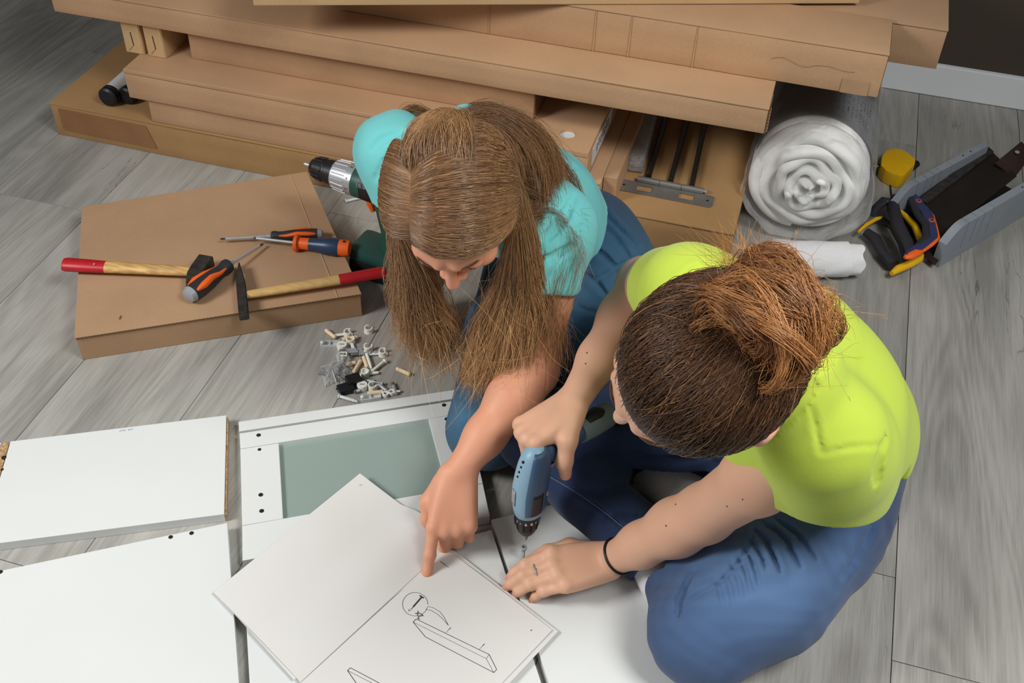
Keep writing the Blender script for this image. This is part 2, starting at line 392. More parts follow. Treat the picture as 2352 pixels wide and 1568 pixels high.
zA, zB, zC, zD, zE, zJ = 0.083, 0.1405, 0.210, 0.289, 0.345, 0.436
bA = carton('wide ochre cardboard box on the floor, lowest of the stack, with brown tape', -1.593, -0.050, 1.832, 2.40, 0.0, zA, M['card2'], 1)
tp = MB()
o_ = 1.832 - 0.0022
q = [(-1.572, 0.074), (-1.572, 0.020), (-1.335, 0.016), (-1.353, 0.071)]
vf = [tp.bm.verts.new((a, o_, b)) for a, b in q]; vb = [tp.bm.verts.new((a, o_ + 0.0015, b)) for a, b in q]
tp.bm.faces.new(vf); tp.bm.faces.new(vb[::-1])
for i in range(4): tp.bm.faces.new((vf[i], vb[i], vb[(i + 1) % 4], vf[(i + 1) % 4]))
tp.build('tape', M['tape'], bA, smooth=False)
bB = carton('thin cardboard box second from the floor, set back under the box with a punched hole', -1.336, -0.327, 1.834, 2.30, zA + 0.0004, zB, M['card'], 2)
bC = root('cardboard_box', 'long cardboard box with round hole punched in its top and a white end label', 'box', (-0.864, 2.05, zB))
# box C with a real circular hole in the lid
def holed_panel(x0, x1, y0, y1, z0, z1, cx_, cy_, rad, seg=28):
    mb = MB(); bm = mb.bm
    for z, flip in ((z1, False), (z0, True)):
        ring = [bm.verts.new((cx_ + rad * math.cos(2 * PI * k / seg), cy_ + rad * math.sin(2 * PI * k / seg), z)) for k in range(seg)]
        def sq(k):
            a = 2 * PI * k / seg; c, s = math.cos(a), math.sin(a); t = 1 / max(abs(c), abs(s)); return c * t, s * t
        out = []
        for k in range(seg):
            c, s = sq(k)
            out.append(bm.verts.new((cx_ + (c * (x1 - cx_) if c > 0 else c * (cx_ - x0)), cy_ + (s * (y1 - cy_) if s > 0 else s * (cy_ - y0)), z)))
        for k in range(seg):
            f = (ring[k], out[k], out[(k + 1) % seg], ring[(k + 1) % seg]); bm.faces.new(f if not flip else f[::-1])
        if z == z1: rt, ot = ring, out
        else:
            for k in range(seg):
                bm.faces.new((rt[k], rt[(k + 1) % seg], ring[(k + 1) % seg], ring[k])); bm.faces.new((ot[(k + 1) % seg], ot[k], out[k], out[(k + 1) % seg]))
    return mb
warped_box(-1.374, -0.354, 1.826, 2.28, zB + 0.0005, zC - 0.009, 3).build('box_body', M['card'], bC)
MB().box(((-1.374 - 0.56) / 2, 2.053, zC - 0.0045), (-0.56 + 1.374, 0.454 + 0.002, 0.0089), 0.0015).build('lid_flap', M['card'], bC, smooth=False)
holed_panel(-0.5598, -0.354, 1.825, 2.281, zC - 0.0089, zC, -0.410, 1.884, 0.0165, 32).build('lid_flap', M['card'], bC, smooth=False)
MB().disc((-0.410, 1.884, zC - 0.0089), 0.0185, thick=0.003).build('packing_disc', M['white'], bC, smooth=False)
lb = MB().box((-0.3529, 1.95, (zB + zC) / 2 + 0.004), (0.0015, 0.175, 0.038)).build('end_label', M['paper'], bC, smooth=False); lb['label'] = 'white paper label'
for k in range(7):
    MB().box((-0.3518, 1.90 + k * 0.017, (zB + zC) / 2 + 0.006 + 0.004 * (k % 2)), (0.0006, 0.004, 0.018)).build('print_line', M['ink'], lb, smooth=False)
bD = carton('cardboard box recessed beneath the long overhanging box, third layer of the stack', -1.258, -0.489, 1.912, 2.28, zC + 0.0004, zD, M['card'], 4)
MB().box((-0.588, 1.9115, 0.2795), (0.115, 0.002, 0.017)).build('tape', M['tape'], bD, smooth=False)
MB().box((-0.4875, 2.09, 0.25), (0.002, 0.36, 0.076), 0.0005).build('side_flap', M['card_in'], bD, smooth=False)
# two little upright cartons
for k, (gx, lab) in enumerate(((-1.384, 'left one of two narrow upright cartons wedged under the overhanging box'), (-1.331, 'right one of two narrow upright cartons, beside a dark gap in the stack'))):
    r = root('narrow_carton', lab, 'box', (gx, 1.98, zC), 'narrow upright cartons in the stack')
    MB().box((gx, 1.99, zC + 0.039), (0.044, 0.19, 0.0778), 0.0015).build('carton_body', M['card3'], r, smooth=False)
    MB().box((gx, 1.8945, zC + 0.039), (0.040, 0.0014, 0.0755), 0.0005).build('end_flap', M['card3'], r, smooth=False)
    MB().tube([(gx - 0.001, 1.8935, zC + 0.05), (gx + 0.001, 1.8935, zC + 0.02)], 0.0009, 6).build('tab_slit', M['hole'], r)
    MB().tube([(gx - 0.012, 1.8936, zC + 0.006), (gx + 0.001, 1.8936, zC + 0.02)], 0.0005, 6).build('fold_line', M['card_in'], r)
bE = carton('very long cardboard box overhanging the stack, its right end showing corrugated edges', -1.548, -0.033, 1.874, 2.30, zD + 0.0004, zE, M['card'], 5)
MB().box((-0.0312, 1.905, (zD + zE) / 2), (0.0022, 0.058, 0.052)).build('end_flap', M['card_in'], bE, smooth=False)
for xx in (-0.0292,):
    mbz = MB()
    for i in range(14):
        z0_ = zD + 0.005 + i * 0.0034
        mbz.tube([(xx, 1.878 + (0.003 if i % 2 else 0), z0_), (xx, 1.885 + (0 if i % 2 else 0.003), z0_ + 0.0032)], 0.0009, 5)
    mbz.build('corrugation', M['card3'], bE)
MB().box((-0.030, 1.888, (zD + zE) / 2), (0.0016, 0.016, 0.05)).build('corner_gap', M['hole'], bE, smooth=False)
bJ = carton('deep creased cardboard box lying across the top of the long overhanging box', -0.93, 0.157, 1.978, 2.124, zE + 0.0006, zJ, M['card'], 6)
for xx in (-0.607, -0.392, -0.322, -0.195):
    MB().tube([(xx, 1.9768, zE + 0.003), (xx + 0.001, 1.9772, zJ - 0.004)], 0.0007, 6).build('crease', M['card3'], bJ)
MB().box((0.112, 1.9765, zE + 0.016), (0.05, 0.0012, 0.028)).build('tape', M['card4'], bJ, smooth=False)
cr_ = [(-0.05 + k * 0.012, 1.9765, 0.392 + 0.006 * math.sin(k * 0.9) * (0.4 if k > 6 else 1) + 0.002 * rnd.random()) for k in range(14)]
MB().tube(cr_, 0.0004, 5).build('crease', M['card4'], bJ)
MB().box((0.1582, 2.05, (zE + zJ) / 2), (0.0018, 0.11, 0.084)).build('end_flap', M['card_in'], bJ, smooth=False)
bM = carton('cardboard box jutting out furthest right behind the creased box, above the skirting', -0.62, 0.262, 2.128, 2.36, zE + 0.0006, 0.430, M['card4'], 7)
# pale slanted box on the very top
kd = nrm(V(1.097, 0.400, 0)); kn = V(-kd[1], kd[0], 0)
bK = root('cardboard_box', 'pale cardboard box laid askew on top of the whole stack', 'box', tuple(V(-0.46, 2.07, zJ + 0.001)))
kc = V(-1.008, 1.768, 0) + kd * 0.585 + kn * 0.10
rotK = Euler((0, 0, math.atan2(kd[1], kd[0]))).to_matrix()
MB().box((kc[0], kc[1], zJ + 0.0275), (1.17, 0.20, 0.052), 0.002, rotK).build('box_body', M['card3'], bK, smooth=False)
MB().box((kc[0], kc[1], zJ + 0.0555), (1.172, 0.202, 0.0035), 0.001, rotK).build('lid_flap', M['card3'], bK, smooth=False)

# box on the floor carrying the tools
nA, nB, nC, nD = V(-1.125, 1.192, 0), V(-0.693, 1.462, 0), V(-0.955, 1.80, 0), V(-1.330, 1.540, 0)
bN = root('cardboard_box', 'flat cardboard box on the floor carrying hammers and screwdrivers', 'box', (-1.03, 1.5, 0))
zN = 0.0555
MB().poly_prism([nA[:2], nB[:2], nC[:2], nD[:2]], 0.0, zN - 0.004, 0.0015).build('box_body', M['card4'], bN, smooth=False)
cN = (nA + nB + nC + nD) / 4
top_ = [(p_ + nrm(p_ - cN) * 0.0022)[:2] for p_ in (nA, nB, nC, nD)]
MB().poly_prism(top_, zN - 0.0038, zN, 0.0009).build('lid_flap', M['card4'], bN, smooth=False)
wavy_strip(V(*top_[0], 0) + V(0.002, 0.001, 0), V(*top_[1], 0), zN, 0.0026, 0.0006, 150, 0.0008, (0.52, -0.85, 0)).build('corrugated_edge', M['card_in'], bN, smooth=False).location.z += zN - 0.0022
e1 = nB + (nA - nB) * 0.085; e2 = nC + (nD - nC) * 0.075
MB().tube([V(e1[0], e1[1], zN + 0.0001), V(e2[0], e2[1], zN + 0.0001)], 0.0011, 6).build('fold_line', M['card'], bN)
MB().sphere((-1.078, 1.263, zN + 0.0002), (0.006, 0.0022, 0.0008), 10, 6, Euler((0, 0, 1.9)).to_matrix()).build('torn_spot', M['card_in'], bN)

# ------------------------------------------------------------------ tools on that box
def path_pts(px, z): return [P(a, b, z) for a, b in px]
hz = zN + 0.016
# worn hammer (left)
r = root('hammer', 'worn hammer with red handle end pointing left over the box edge', 'hammer', tuple(P(300, 615, zN)))
a, b, c = P(147, 607, hz), P(243, 613, hz), P(462, 624, hz)
fl_ = (V(0, 0, 1), 0.72)
MB().tube([a, a + (b - a) * 0.06, a + (b - a) * 0.5, b], [0.0145, 0.0158, 0.0152, 0.0138], 16, flat=fl_).build('grip', M['red'], r)['label'] = 'red painted handle end'
MB().tube([b, b + (c - b) * 0.3, b + (c - b) * 0.7, c], [0.0136, 0.0128, 0.0118, 0.0112], 16, flat=fl_).build('handle', M['ash2'], r)
hc = P(459, 622, hz + 0.001); hd = nrm(P(480, 592, hz) - P(436, 655, hz)); hn = V(-hd[1], hd[0], 0)
def hammer_head(c, d, n, L0, L1, w, hgt):
    mb = MB(); secs = []
    # profile along d: square face, thick eye, taper to a wedge pein
    for t, ww, hh, dz in ((-L0, w, hgt, 0), (-L0 * 0.45, w, hgt, 0), (0.0, w * 1.0, hgt * 1.0, 0), (L1 * 0.35, w * 0.95, hgt * 0.9, 0), (L1 * 0.98, w * 0.16, hgt * 0.85, 0), (L1, w * 0.12, hgt * 0.8, 0)):
        q = c + d * t
        secs.append([mb.bm.verts.new(q + n * s1 * ww / 2 + V(0, 0, s2 * hh / 2)) for s1, s2 in ((-1, -1), (1, -1), (1, 1), (-1, 1))])
    for s0, s1 in zip(secs[:-1], secs[1:]):
        for k in range(4): mb.bm.faces.new((s0[k], s0[(k + 1) % 4], s1[(k + 1) % 4], s1[k]))
    mb.bm.faces.new(secs[0][::-1]); mb.bm.faces.new(secs[-1])
    bmesh.ops.bevel(mb.bm, geom=mb.bm.edges[:], offset=0.0015, segments=2, affect='EDGES')
    return mb
hammer_head(hc - hd * 0.004, -hd, hn, 0.037, 0.05, 0.029, 0.027).build('hammer_head', M['iron'], r, angle=30)
MB().box(tuple(hc + nrm(c - b) * 0.0), (0.0315, 0.014, 0.005), 0.001, Euler((0, 0, math.atan2(hd[1], hd[0]) + PI / 2)).to_matrix()).build('eye_wedge', M['ash2'], r)
MB().sphere(tuple(P(216, 606, hz + 0.0112)), (0.0022, 0.0022, 0.0008), 10, 6).build('rivet', M['ash'], r)
# claw-less small hammer (right)
r = root('hammer', 'slim pale-handled hammer with red end pointing right past the box edge', 'hammer', tuple(P(700, 650, zN)))
a, b, c = P(884, 624, hz), P(779, 642, hz), P(566, 677, hz)
MB().tube([a, a + (b - a) * 0.06, b], [0.0118, 0.0132, 0.0118], 16, flat=fl_).build('grip', M['red'], r)['label'] = 'red painted handle end'
MB().tube([b, b + (c - b) * 0.6, c, c + nrm(c - b) * 0.012], [0.0116, 0.0103, 0.0088, 0.0078], 16, flat=fl_).build('handle', M['ash'], r)
h0, h1 = P(549, 608, hz), P(560, 728, hz); hd = nrm(h1 - h0); hn = V(-hd[1], hd[0], 0); hc = P(556, 677, hz)
hammer_head(hc, hd * -1, hn, float(np.linalg.norm(h1 - hc)), float(np.linalg.norm(h0 - hc)), 0.0175, 0.017).build('hammer_head', M['iron'], r, angle=30)
# screwdrivers
def screwdriver(label, pe, pn, pt, z, cols, Rr, blade='flat', zt=None):
    zt = z if zt is None else zt
    e, n_, t = P(*pe, z), P(*pn, z), P(*pt, zt)
    r = root('screwdriver', label, 'screwdriver', tuple((e + n_) / 2))
    d = n_ - e; L = float(np.linalg.norm(d)); d = d / L
    prof = [(0, Rr * .5), (L * .02, Rr * .8), (L * .10, Rr * .98), (L * .32, Rr * 1.06), (L * .52, Rr), (L * .75, Rr * .76), (L * .84, Rr * .74), (L * .92, Rr * .88), (L * .98, Rr * .8), (L, Rr * .4)]
    MB().lathe([q for q in prof if q[0] > L * 0.08], e, d, 20).build('handle', M[cols[0]], r)
    MB().lathe([q for q in prof if q[0] <= L * 0.11], e, d, 20).build('end_cap', M[cols[1]], r)
    side = nrm(np.cross(d, V(0, 0, 1)))
    for s in (1, -1):
        pts = [e + d * L * q + side * s * Rr * o_ + V(0, 0, Rr * zz) for q, o_, zz in ((.14, .62, .55), (.3, .68, .62), (.5, .52, .62), (.7, .55, .35), (.86, .5, .35))]
        MB().tube(pts, [Rr * .2, Rr * .42, Rr * .40, Rr * .26, Rr * .12], 10).build('grip_inlay', M[cols[2]], r)
    MB().lathe([(0, Rr * .38), (0.008, Rr * .34), (0.010, 0.0035)], n_ - d * 0.001, d, 14).build('collar', M['greyc'], r)
    dd = t - n_; LL = float(np.linalg.norm(dd)); dd /= LL
    MB().tube([n_, n_ + dd * LL * .9], 0.0027, 12).build('shaft', M['chrome'], r)
    MB().tube([n_ + dd * LL * .9, n_ + dd * LL * .95, t], [0.0027, 0.0032, 0.0022], 8, flat=(V(0, 0, 1), 0.45)).build('tip', M['iron'], r)
    return r
screwdriver('black and orange screwdriver with grey end, handle propped on the hammer head', (430, 682), (527, 607), (604, 560), zN + 0.02, ('rubber', 'greyc', 'orange'), 0.0165, zt=zN + 0.010)
screwdriver('small black and orange screwdriver lying behind the blue-handled one', (742, 537), (622, 542), (506, 549), zN + 0.013, ('rubber', 'greyc', 'orange'), 0.0115)
# blue one with orange ends
pe, pn, pt, z = (805, 571), (676, 557), (582, 546), zN + 0.0165
e, n_, t = P(*pe, z), P(*pn, z), P(*pt, z)
r = root('screwdriver', 'screwdriver with navy blue handle and orange collar and end', 'screwdriver', tuple((e + n_) / 2))
d = n_ - e; L = float(np.linalg.norm(d)); d = d / L; Rr = 0.0160
MB().lathe([(L * .18, Rr * .98), (L * .28, Rr * 1.12), (L * .45, Rr * 1.05), (L * .62, Rr * .82), (L * .74, Rr * .74)], e, d, 20).build('handle', M['blue'], r)
MB().lathe([(0, Rr * .7), (L * .015, Rr * .92), (L * .10, Rr * 1.0), (L * .2, Rr * 1.0)], e, d, 20).build('end_cap', M['orange'], r)
MB().lathe([(L * .73, Rr * .76), (L * .9, Rr * .72), (L * .93, Rr * 1.05), (L * .98, Rr * 1.08), (L, Rr * .8)], e, d, 20).build('collar', M['orange'], r)
MB().disc(e + d * L * .10 + V(0, 0, Rr * 0.985), 0.003, thick=0.0006).build('hang_hole', M['hole'], r)
MB().tube([n_ - d * .002, n_ + nrm(t - n_) * np.linalg.norm(t - n_) * 0.93], 0.0028, 12).build('shaft', M['chrome'], r)
MB().tube([n_ + (t - n_) * 0.92, n_ + (t - n_) * 0.96, t], [0.0028, 0.0024, 0.001], 8).build('tip', M['iron'], r)

# ------------------------------------------------------------------ green cordless drill standing on its battery
gc = V(-0.725, 1.612, 0)
ga = nrm(V(0.985, -0.17, 0)); gn = V(-ga[1], ga[0], 0); gz = 0.205
r = root('cordless_drill', 'dark green cordless drill with silver torque ring standing behind the tool box', 'drill', (-0.70, 1.605, 0))
tip = V(*P(697, 375, gz)[:2], gz)
def along(s): return tip + ga * s
MB().lathe([(0, .001), (.004, .0035), (.008, .0028), (.016, .0032), (.022, .0032)], tip, ga, 10).build('bit', M['chrome'], r)
MB().lathe([(.018, .008), (.021, .015), (.03, .0205), (.05, .0225), (.052, .0215), (.055, .0215), (.057, .0235), (.075, .0245)], tip, ga, 28).build('chuck', M['black'], r, angle=25)
for k in range(14):
    an = 2 * PI * k / 14; u = gn * math.cos(an) + V(0, 0, 1) * math.sin(an)
    MB().tube([along(.026) + u * .0185, along(.036) + u * .0222, along(.049) + u * .0232], .0012, 6).build('chuck_rib', M['black'], r)
MB().lathe([(.073, .0255), (.076, .0285), (.118, .031), (.122, .031)], tip, ga, 32).build('torque_ring', M['silver'], r, angle=25)
for k in range(18):
    an = 2 * PI * k / 18; u = gn * math.cos(an) + V(0, 0, 1) * math.sin(an)
    MB().tube([along(.078) + u * .0288, along(.107) + u * .0305], .0013, 6).build('ring_rib', M['silver'], r)
def text_mesh(name, body, size, loc, X, Y, m, parent, extr=0.0002):
    """flat lettering; X = reading direction, Y = up direction of the letters"""
    cu = bpy.data.curves.new(name, 'FONT'); cu.body = body; cu.size = size; cu.extrude = extr; cu.align_x = 'CENTER'; cu.align_y = 'CENTER'
    tmp = bpy.data.objects.new(name, cu); COL.objects.link(tmp)
    dg = bpy.context.evaluated_depsgraph_get(); me = bpy.data.meshes.new_from_object(tmp.evaluated_get(dg))
    bpy.data.objects.remove(tmp)
    X = nrm(X); Y = np.asarray(Y, float); Y = nrm(Y - X * (X @ Y)); Z = np.cross(X, Y)
    me.transform(Matrix(((X[0], Y[0], Z[0], loc[0]), (X[1], Y[1], Z[1], loc[1]), (X[2], Y[2], Z[2], loc[2]), (0, 0, 0, 1))))
    me.materials.clear()
    return link(name, me, m, parent, smooth=False)
for k, (tx, an) in enumerate((('5', 100), ('4', 145), ('3', 185))):
    an = math.radians(an); u = -gn * math.sin(an - PI / 2) * 0 + (V(0, 0, 1) * math.sin(an - 0.35) - gn * -math.cos(an - 0.35) * 1.0)
    u = nrm(V(0, 0, 1) * math.sin(an) + gn * math.cos(an)); tang = np.cross(ga, u)
    text_mesh('number', tx, 0.007, along(.114) + u * .0314, -tang, ga, M['ink'], r)
MB().lathe([(.121, .0305), (.125, .0315), (.155, .031), (.20, .029), (.215, .022)], tip, ga, 28).build('motor_housing', M['green'], r)
MB().lathe([(.142, .0318), (.150, .0322), (.168, .0318)], tip, ga, 28).build('housing_band', M['black'], r)
hb = along(.172)
MB().tube([hb + V(0, 0, -.015), hb + V(0, 0, -.05) + ga * .004, hb + V(0, 0, -.10) + ga * .014, hb + V(0, 0, -.145) + ga * .016], [.019, .0165, .0175, .023], 18, flat=(gn, 0.8)).build('handle', M['green'], r)
MB().tube([along(.145) + V(0, 0, -.028), along(.147) + V(0, 0, -.045), along(.152) + V(0, 0, -.06)], [.008, .0075, .005], 12).build('trigger', M['orange'], r)
rg = Euler((0, 0, math.atan2(ga[1], ga[0]))).to_matrix()
bc = hb + ga * -0.002
MB().box((bc[0], bc[1], 0.054), (0.125, 0.078, 0.028), 0.013, rg).build('battery_shoe', M['green'], r)
bt = MB().box((bc[0], bc[1], 0.0215), (0.122, 0.076, 0.042), 0.009, rg).build('battery', M['black'], r)
text_mesh('lettering', '18.8V', 0.013, bc - gn * 0.0385 + V(-0.012, -0.0, 0.022), ga, V(0, 0, 1), M['greyc'], bt)

M['rodm'] = mat('dark_chrome', (104, 102, 100), 0.22, 0.85)
# ------------------------------------------------------------------ metal hinge bars on box A
zt = zA + 0.0005
r = root('steel_bracket', 'steel bracket of three rods on a slotted hinge plate, on the lowest box', 'bracket', tuple(P(1530, 440, zt)))
def plate():
    mb = MB(); bm = mb.bm
    L, W = 0.205, 0.034; n = 120; m_ = 20
    return mb
pa, pb = P(1420, 424, zt), P(1638, 466, zt); pd = nrm(pb - pa); pn_ = V(-pd[1], pd[0], 0); pL = float(np.linalg.norm(pb - pa)); pc = (pa + pb) / 2
# slotted plate assembled from bars around two slots, one mesh
mb = MB(); rp = Euler((0, 0, math.atan2(pd[1], pd[0]))).to_matrix(); th = 0.002
W = 0.040
def pbox(u0, u1, v0, v1, bev=0.0):
    c = pc + pd * ((u0 + u1) / 2) + pn_ * ((v0 + v1) / 2) + V(0, 0, 0.0022)
    mb.box(tuple(c), (abs(u1 - u0), abs(v1 - v0), th), bev, rp)
h = pL / 2; s0, s1 = 0.0285, 0.058
def rounded(u, v, rad, n=6):
    out = []
    for sx, sy, a0 in ((1, 1, 0), (-1, 1, 90), (-1, -1, 180), (1, -1, 270)):
        for k in range(n + 1):
            an = math.radians(a0 + 90 * k / n); out.append((sx * (u - rad) + rad * math.cos(an), sy * (v - rad) + rad * math.sin(an)))
    return out
def seg_poly(pts2):
    q = [pc + pd * a + pn_ * b for a, b in pts2]; mb.poly_prism([x[:2] for x in q], zt + 0.001, zt + 0.001 + th)
seg_poly([(-0.028, -W / 2), (0.028, -W / 2), (0.028, W / 2), (-0.028, W / 2)])
for s in (1, -1):
    seg_poly([(s * 0.028, -W / 2), (s * 0.060, -W / 2), (s * 0.060, -W / 2 + 0.011), (s * 0.028, -W / 2 + 0.011)][::s])
    seg_poly([(s * 0.028, W / 2 - 0.010), (s * 0.060, W / 2 - 0.010), (s * 0.060, W / 2), (s * 0.028, W / 2)][::s])
    pts = [(0.060, -W / 2)] + [(h - 0.008 + 0.008 * math.cos(a), -W / 2 + 0.008 + 0.008 * math.sin(a)) for a in np.linspace(-PI / 2, 0, 6)] + [(h - 0.008 + 0.008 * math.cos(a), W / 2 - 0.008 + 0.008 * math.sin(a)) for a in np.linspace(0, PI / 2, 6)] + [(0.060, W / 2)]
    pts = [(s * x, y) for x, y in pts]
    if s < 0: pts = pts[::-1]
    seg_poly(pts)
mb.build('hinge_plate', M['metal'], r, smooth=False)
for s in (1, -1):
    q = pc + pd * s * (h - 0.012); MB().disc((q[0], q[1], zt + 0.003), 0.0028, thick=0.0004).build('screw_hole', M['hole'], r)
k0, k1 = pc + pd * -0.064 + pn_ * 0.0235, pc + pd * 0.075 + pn_ * 0.0235
for k in range(3):
    a = k0 + (k1 - k0) * (k / 3 + 0.004); b = k0 + (k1 - k0) * ((k + 1) / 3 - 0.004)
    MB().tube([a + V(0, 0, 0.008), b + V(0, 0, 0.008)], 0.0066, 16).build('knuckle', M['metal'], r)
MB().tube([k0 - pd * 0.002 + V(0, 0, .008), k1 + pd * 0.006 + V(0, 0, .008)], 0.0028, 12).build('hinge_pin', M['chrome'], r)
for (b0, b1) in (((1490, 405), (1529, 272)), ((1540, 417), (1577, 281)), ((1589, 427), (1618, 289))):
    a = P(*b0, zt + 0.008); b = P(*b1, zt + 0.008); d = b - a
    MB().tube([a, a + d * 1.6], 0.0062, 16).build('rod', M['rodm'], r)
# white carton wrapped in film beside the rods
r = root('wrapped_carton', 'small white carton in clear film beside the steel rods', 'packet', tuple(P(1460, 360, zt)))
a0, a1 = P(1460, 388, zt), P(1487, 285, zt); d = nrm(a1 - a0); ln = float(np.linalg.norm(a1 - a0)); c = (a0 + a1) / 2; rw = Euler((0.0, 0, math.atan2(d[1], d[0]))).to_matrix()
MB().box((c[0], c[1], zt + 0.017), (ln * 0.98, 0.030, 0.030), 0.002, rw).build('carton_body', M['white'], r, smooth=False)
MB().box((c[0] - d[0] * 0.004, c[1] - d[1] * 0.004, zt + 0.0185), (ln + 0.026, 0.038, 0.0335), 0.008, rw).build('film_wrap', M['film2'], r)
r2 = root('spare_part_bag', 'clear bag with a round white part, left of the wrapped white carton', 'bag', tuple(P(1425, 370, zt)))
a0, a1 = P(1422, 378, zt + .006), P(1462, 262, zt + .006)
MB().tube([a0, a0 + (a1 - a0) * 0.1, a0 + (a1 - a0) * 0.5, a1], [0.004, 0.011, 0.013, 0.011], 14, flat=(V(0, 0, 1), 0.6)).build('plastic_bag', M['film2'], r2)
MB().lathe([(0, .008), (.004, .009), (.005, .004)], tuple(P(1423, 376, zt + .004)), (0, -.3, 1), 18).build('round_part', M['ivory'], r2)
MB().tube([a0 + (a1 - a0) * 0.15 + V(0, 0, .001), a0 + (a1 - a0) * 0.9 + V(0, 0, .001)], 0.0052, 10).build('black_rod', M['black'], r2)
# inner tray wall against box B's right end
r = root('cardboard_tray', 'narrow cardboard side strip standing on the lowest box, left of the white carton', 'cardboard', (-0.305, 2.0, zA))
MB().box((-0.3115, 1.995, zA + 0.030), (0.028, 0.27, 0.058), 0.001).build('tray_side', M['card'], r, smooth=False)

# ------------------------------------------------------------------ white tubes with black caps
for k, (q, lab) in enumerate((((247, 224), 'left white tube with faceted black end cap lying on the lowest box'), ((291, 222), 'right white tube with black end cap, partly under the stacked box'))):
    rr_ = 0.0225; c = P(q[0], q[1], zA + rr_); dr = nrm(V(0.0, 1, 0) if k == 0 else V(0.02, 1, 0))
    if k == 1: rr_ = 0.0205; c = P(q[0] - 1, q[1] - 1, zA + rr_)
    r = root('table_leg', lab, 'tube', (c[0], c[1], zA), 'white tubes on the lowest box')
    MB().lathe([(0.012, rr_ * .93), (0.42, rr_ * .93)], c, dr, 28).build('tube', M['towel'] if False else M['white'], r)
    MB().lathe([(-0.004, rr_ * .80), (0.0, rr_), (0.008, rr_), (0.009, rr_ * .9), (0.011, rr_ * .9), (0.012, rr_), (0.017, rr_)], c, dr, 8 if False else 28).build('end_cap', M['black'], r, angle=25)
    for i in range(3):
        an = i * PI / 3; sd = nrm(np.cross(dr, V(0, 0, 1))); u = sd * math.cos(an) + V(0, 0, 1) * math.sin(an)
        MB().tube([c - dr * 0.0042 + u * rr_ * .75, c - dr * 0.0046 - u * rr_ * .75], 0.0005, 5).build('cap_ridge', M['rubber'], r)

# ------------------------------------------------------------------ rolled duvet in plastic
r = root('rolled_duvet', 'fat rolled white duvet in a clear plastic bag under the box ends', 'bedding', (0.066, 2.2, 0))
dc = V(0.074, 0, 0.124); R0 = 0.114; yf = 1.965
# spiral wadding, puffy front
mb = MB(); NT = 300; turns = 4.6; secs = []
for i in range(NT + 1):
    t = i / NT; an = 2 * PI * turns * t + 0.8; rad = 0.012 + (R0 - 0.016) * t + (0.0045 * math.sin(an * 3.13) + 0.003 * math.sin(an * 5.37 + 1)) * min(1, t * 3)
    th_ = 0.0095 + 0.0035 * t
    front = yf + 0.030 * (t ** 2) + 0.007 * math.sin(an * 2.3 + 1) + 0.004 * math.sin(an * 4.7 + t * 9)
    u = V(math.cos(an), 0, math.sin(an) * 0.98)
    ring = []
    for (dr_, dy) in ((-1, 0.10), (-0.95, 0.012), (-0.6, 0.003), (0, 0.0), (0.6, 0.003), (0.95, 0.012), (1, 0.10)):
        ring.append(mb.bm.verts.new(dc + u * (rad + dr_ * th_ + .003 * math.sin(an * 1.7 + 2)) + V(0, front + dy, 0)))
    secs.append(ring)
for a, b in zip(secs[:-1], secs[1:]):
    for k in range(6): mb.bm.faces.new((a[k], a[k + 1], b[k + 1], b[k]))
mb.build('rolled_wadding', M['fluff'], r, angle=180)
MB().lathe([(0.0, .02), (0.0, R0 - .006), (0.012, R0 + .001), (0.03, R0 + .003), (0.048, R0 - .002), (0.052, R0 - .004), (0.056, R0), (0.09, R0 + .004), (0.42, R0 + .004), (0.46, R0 * .6)], dc + V(0, yf + 0.035, 0), (0, 1, 0), 48).build('outer_layer', M['fluff'], r)
M['sleeve'] = mat('grey_printed_film', (112, 115, 118), 0.3, noise=0.05, nscale=10, spec=0.6)
MB().lathe([(0.0, R0 + .0062), (0.34, R0 + .0065)], dc + V(0, yf + 0.098, 0), (0, 1, 0), 48, caps=False).build('printed_sleeve', M['sleeve'], r)
slv = None
for row in range(9):
    an = math.radians(78 - row * 5.0)
    for k in range(2):
        y0 = yf + 0.13 + 0.07 * k + 0.004 * (row % 3); L_ = 0.045 + 0.01 * ((row * 7 + k * 3) % 4) / 4
        u = V(math.cos(an), 0, math.sin(an)); tn = V(-math.sin(an), 0, math.cos(an))
        nn_ = 9
        for j in range(nn_):
            if (row * 3 + j * 5 + k) % 6 == 0: continue
            y1 = y0 + L_ * j / nn_
            MB().box(tuple(dc + u * (R0 + .0070) + V(0, y1, 0)), (0.0022, 0.0032, 0.0006), 0, Matrix(((tn[0], 0, u[0]), (0, 1, 0), (tn[2], 0, u[2])))).build('print_mark', M['ink'], r, smooth=False) if j % 2 == 0 else None
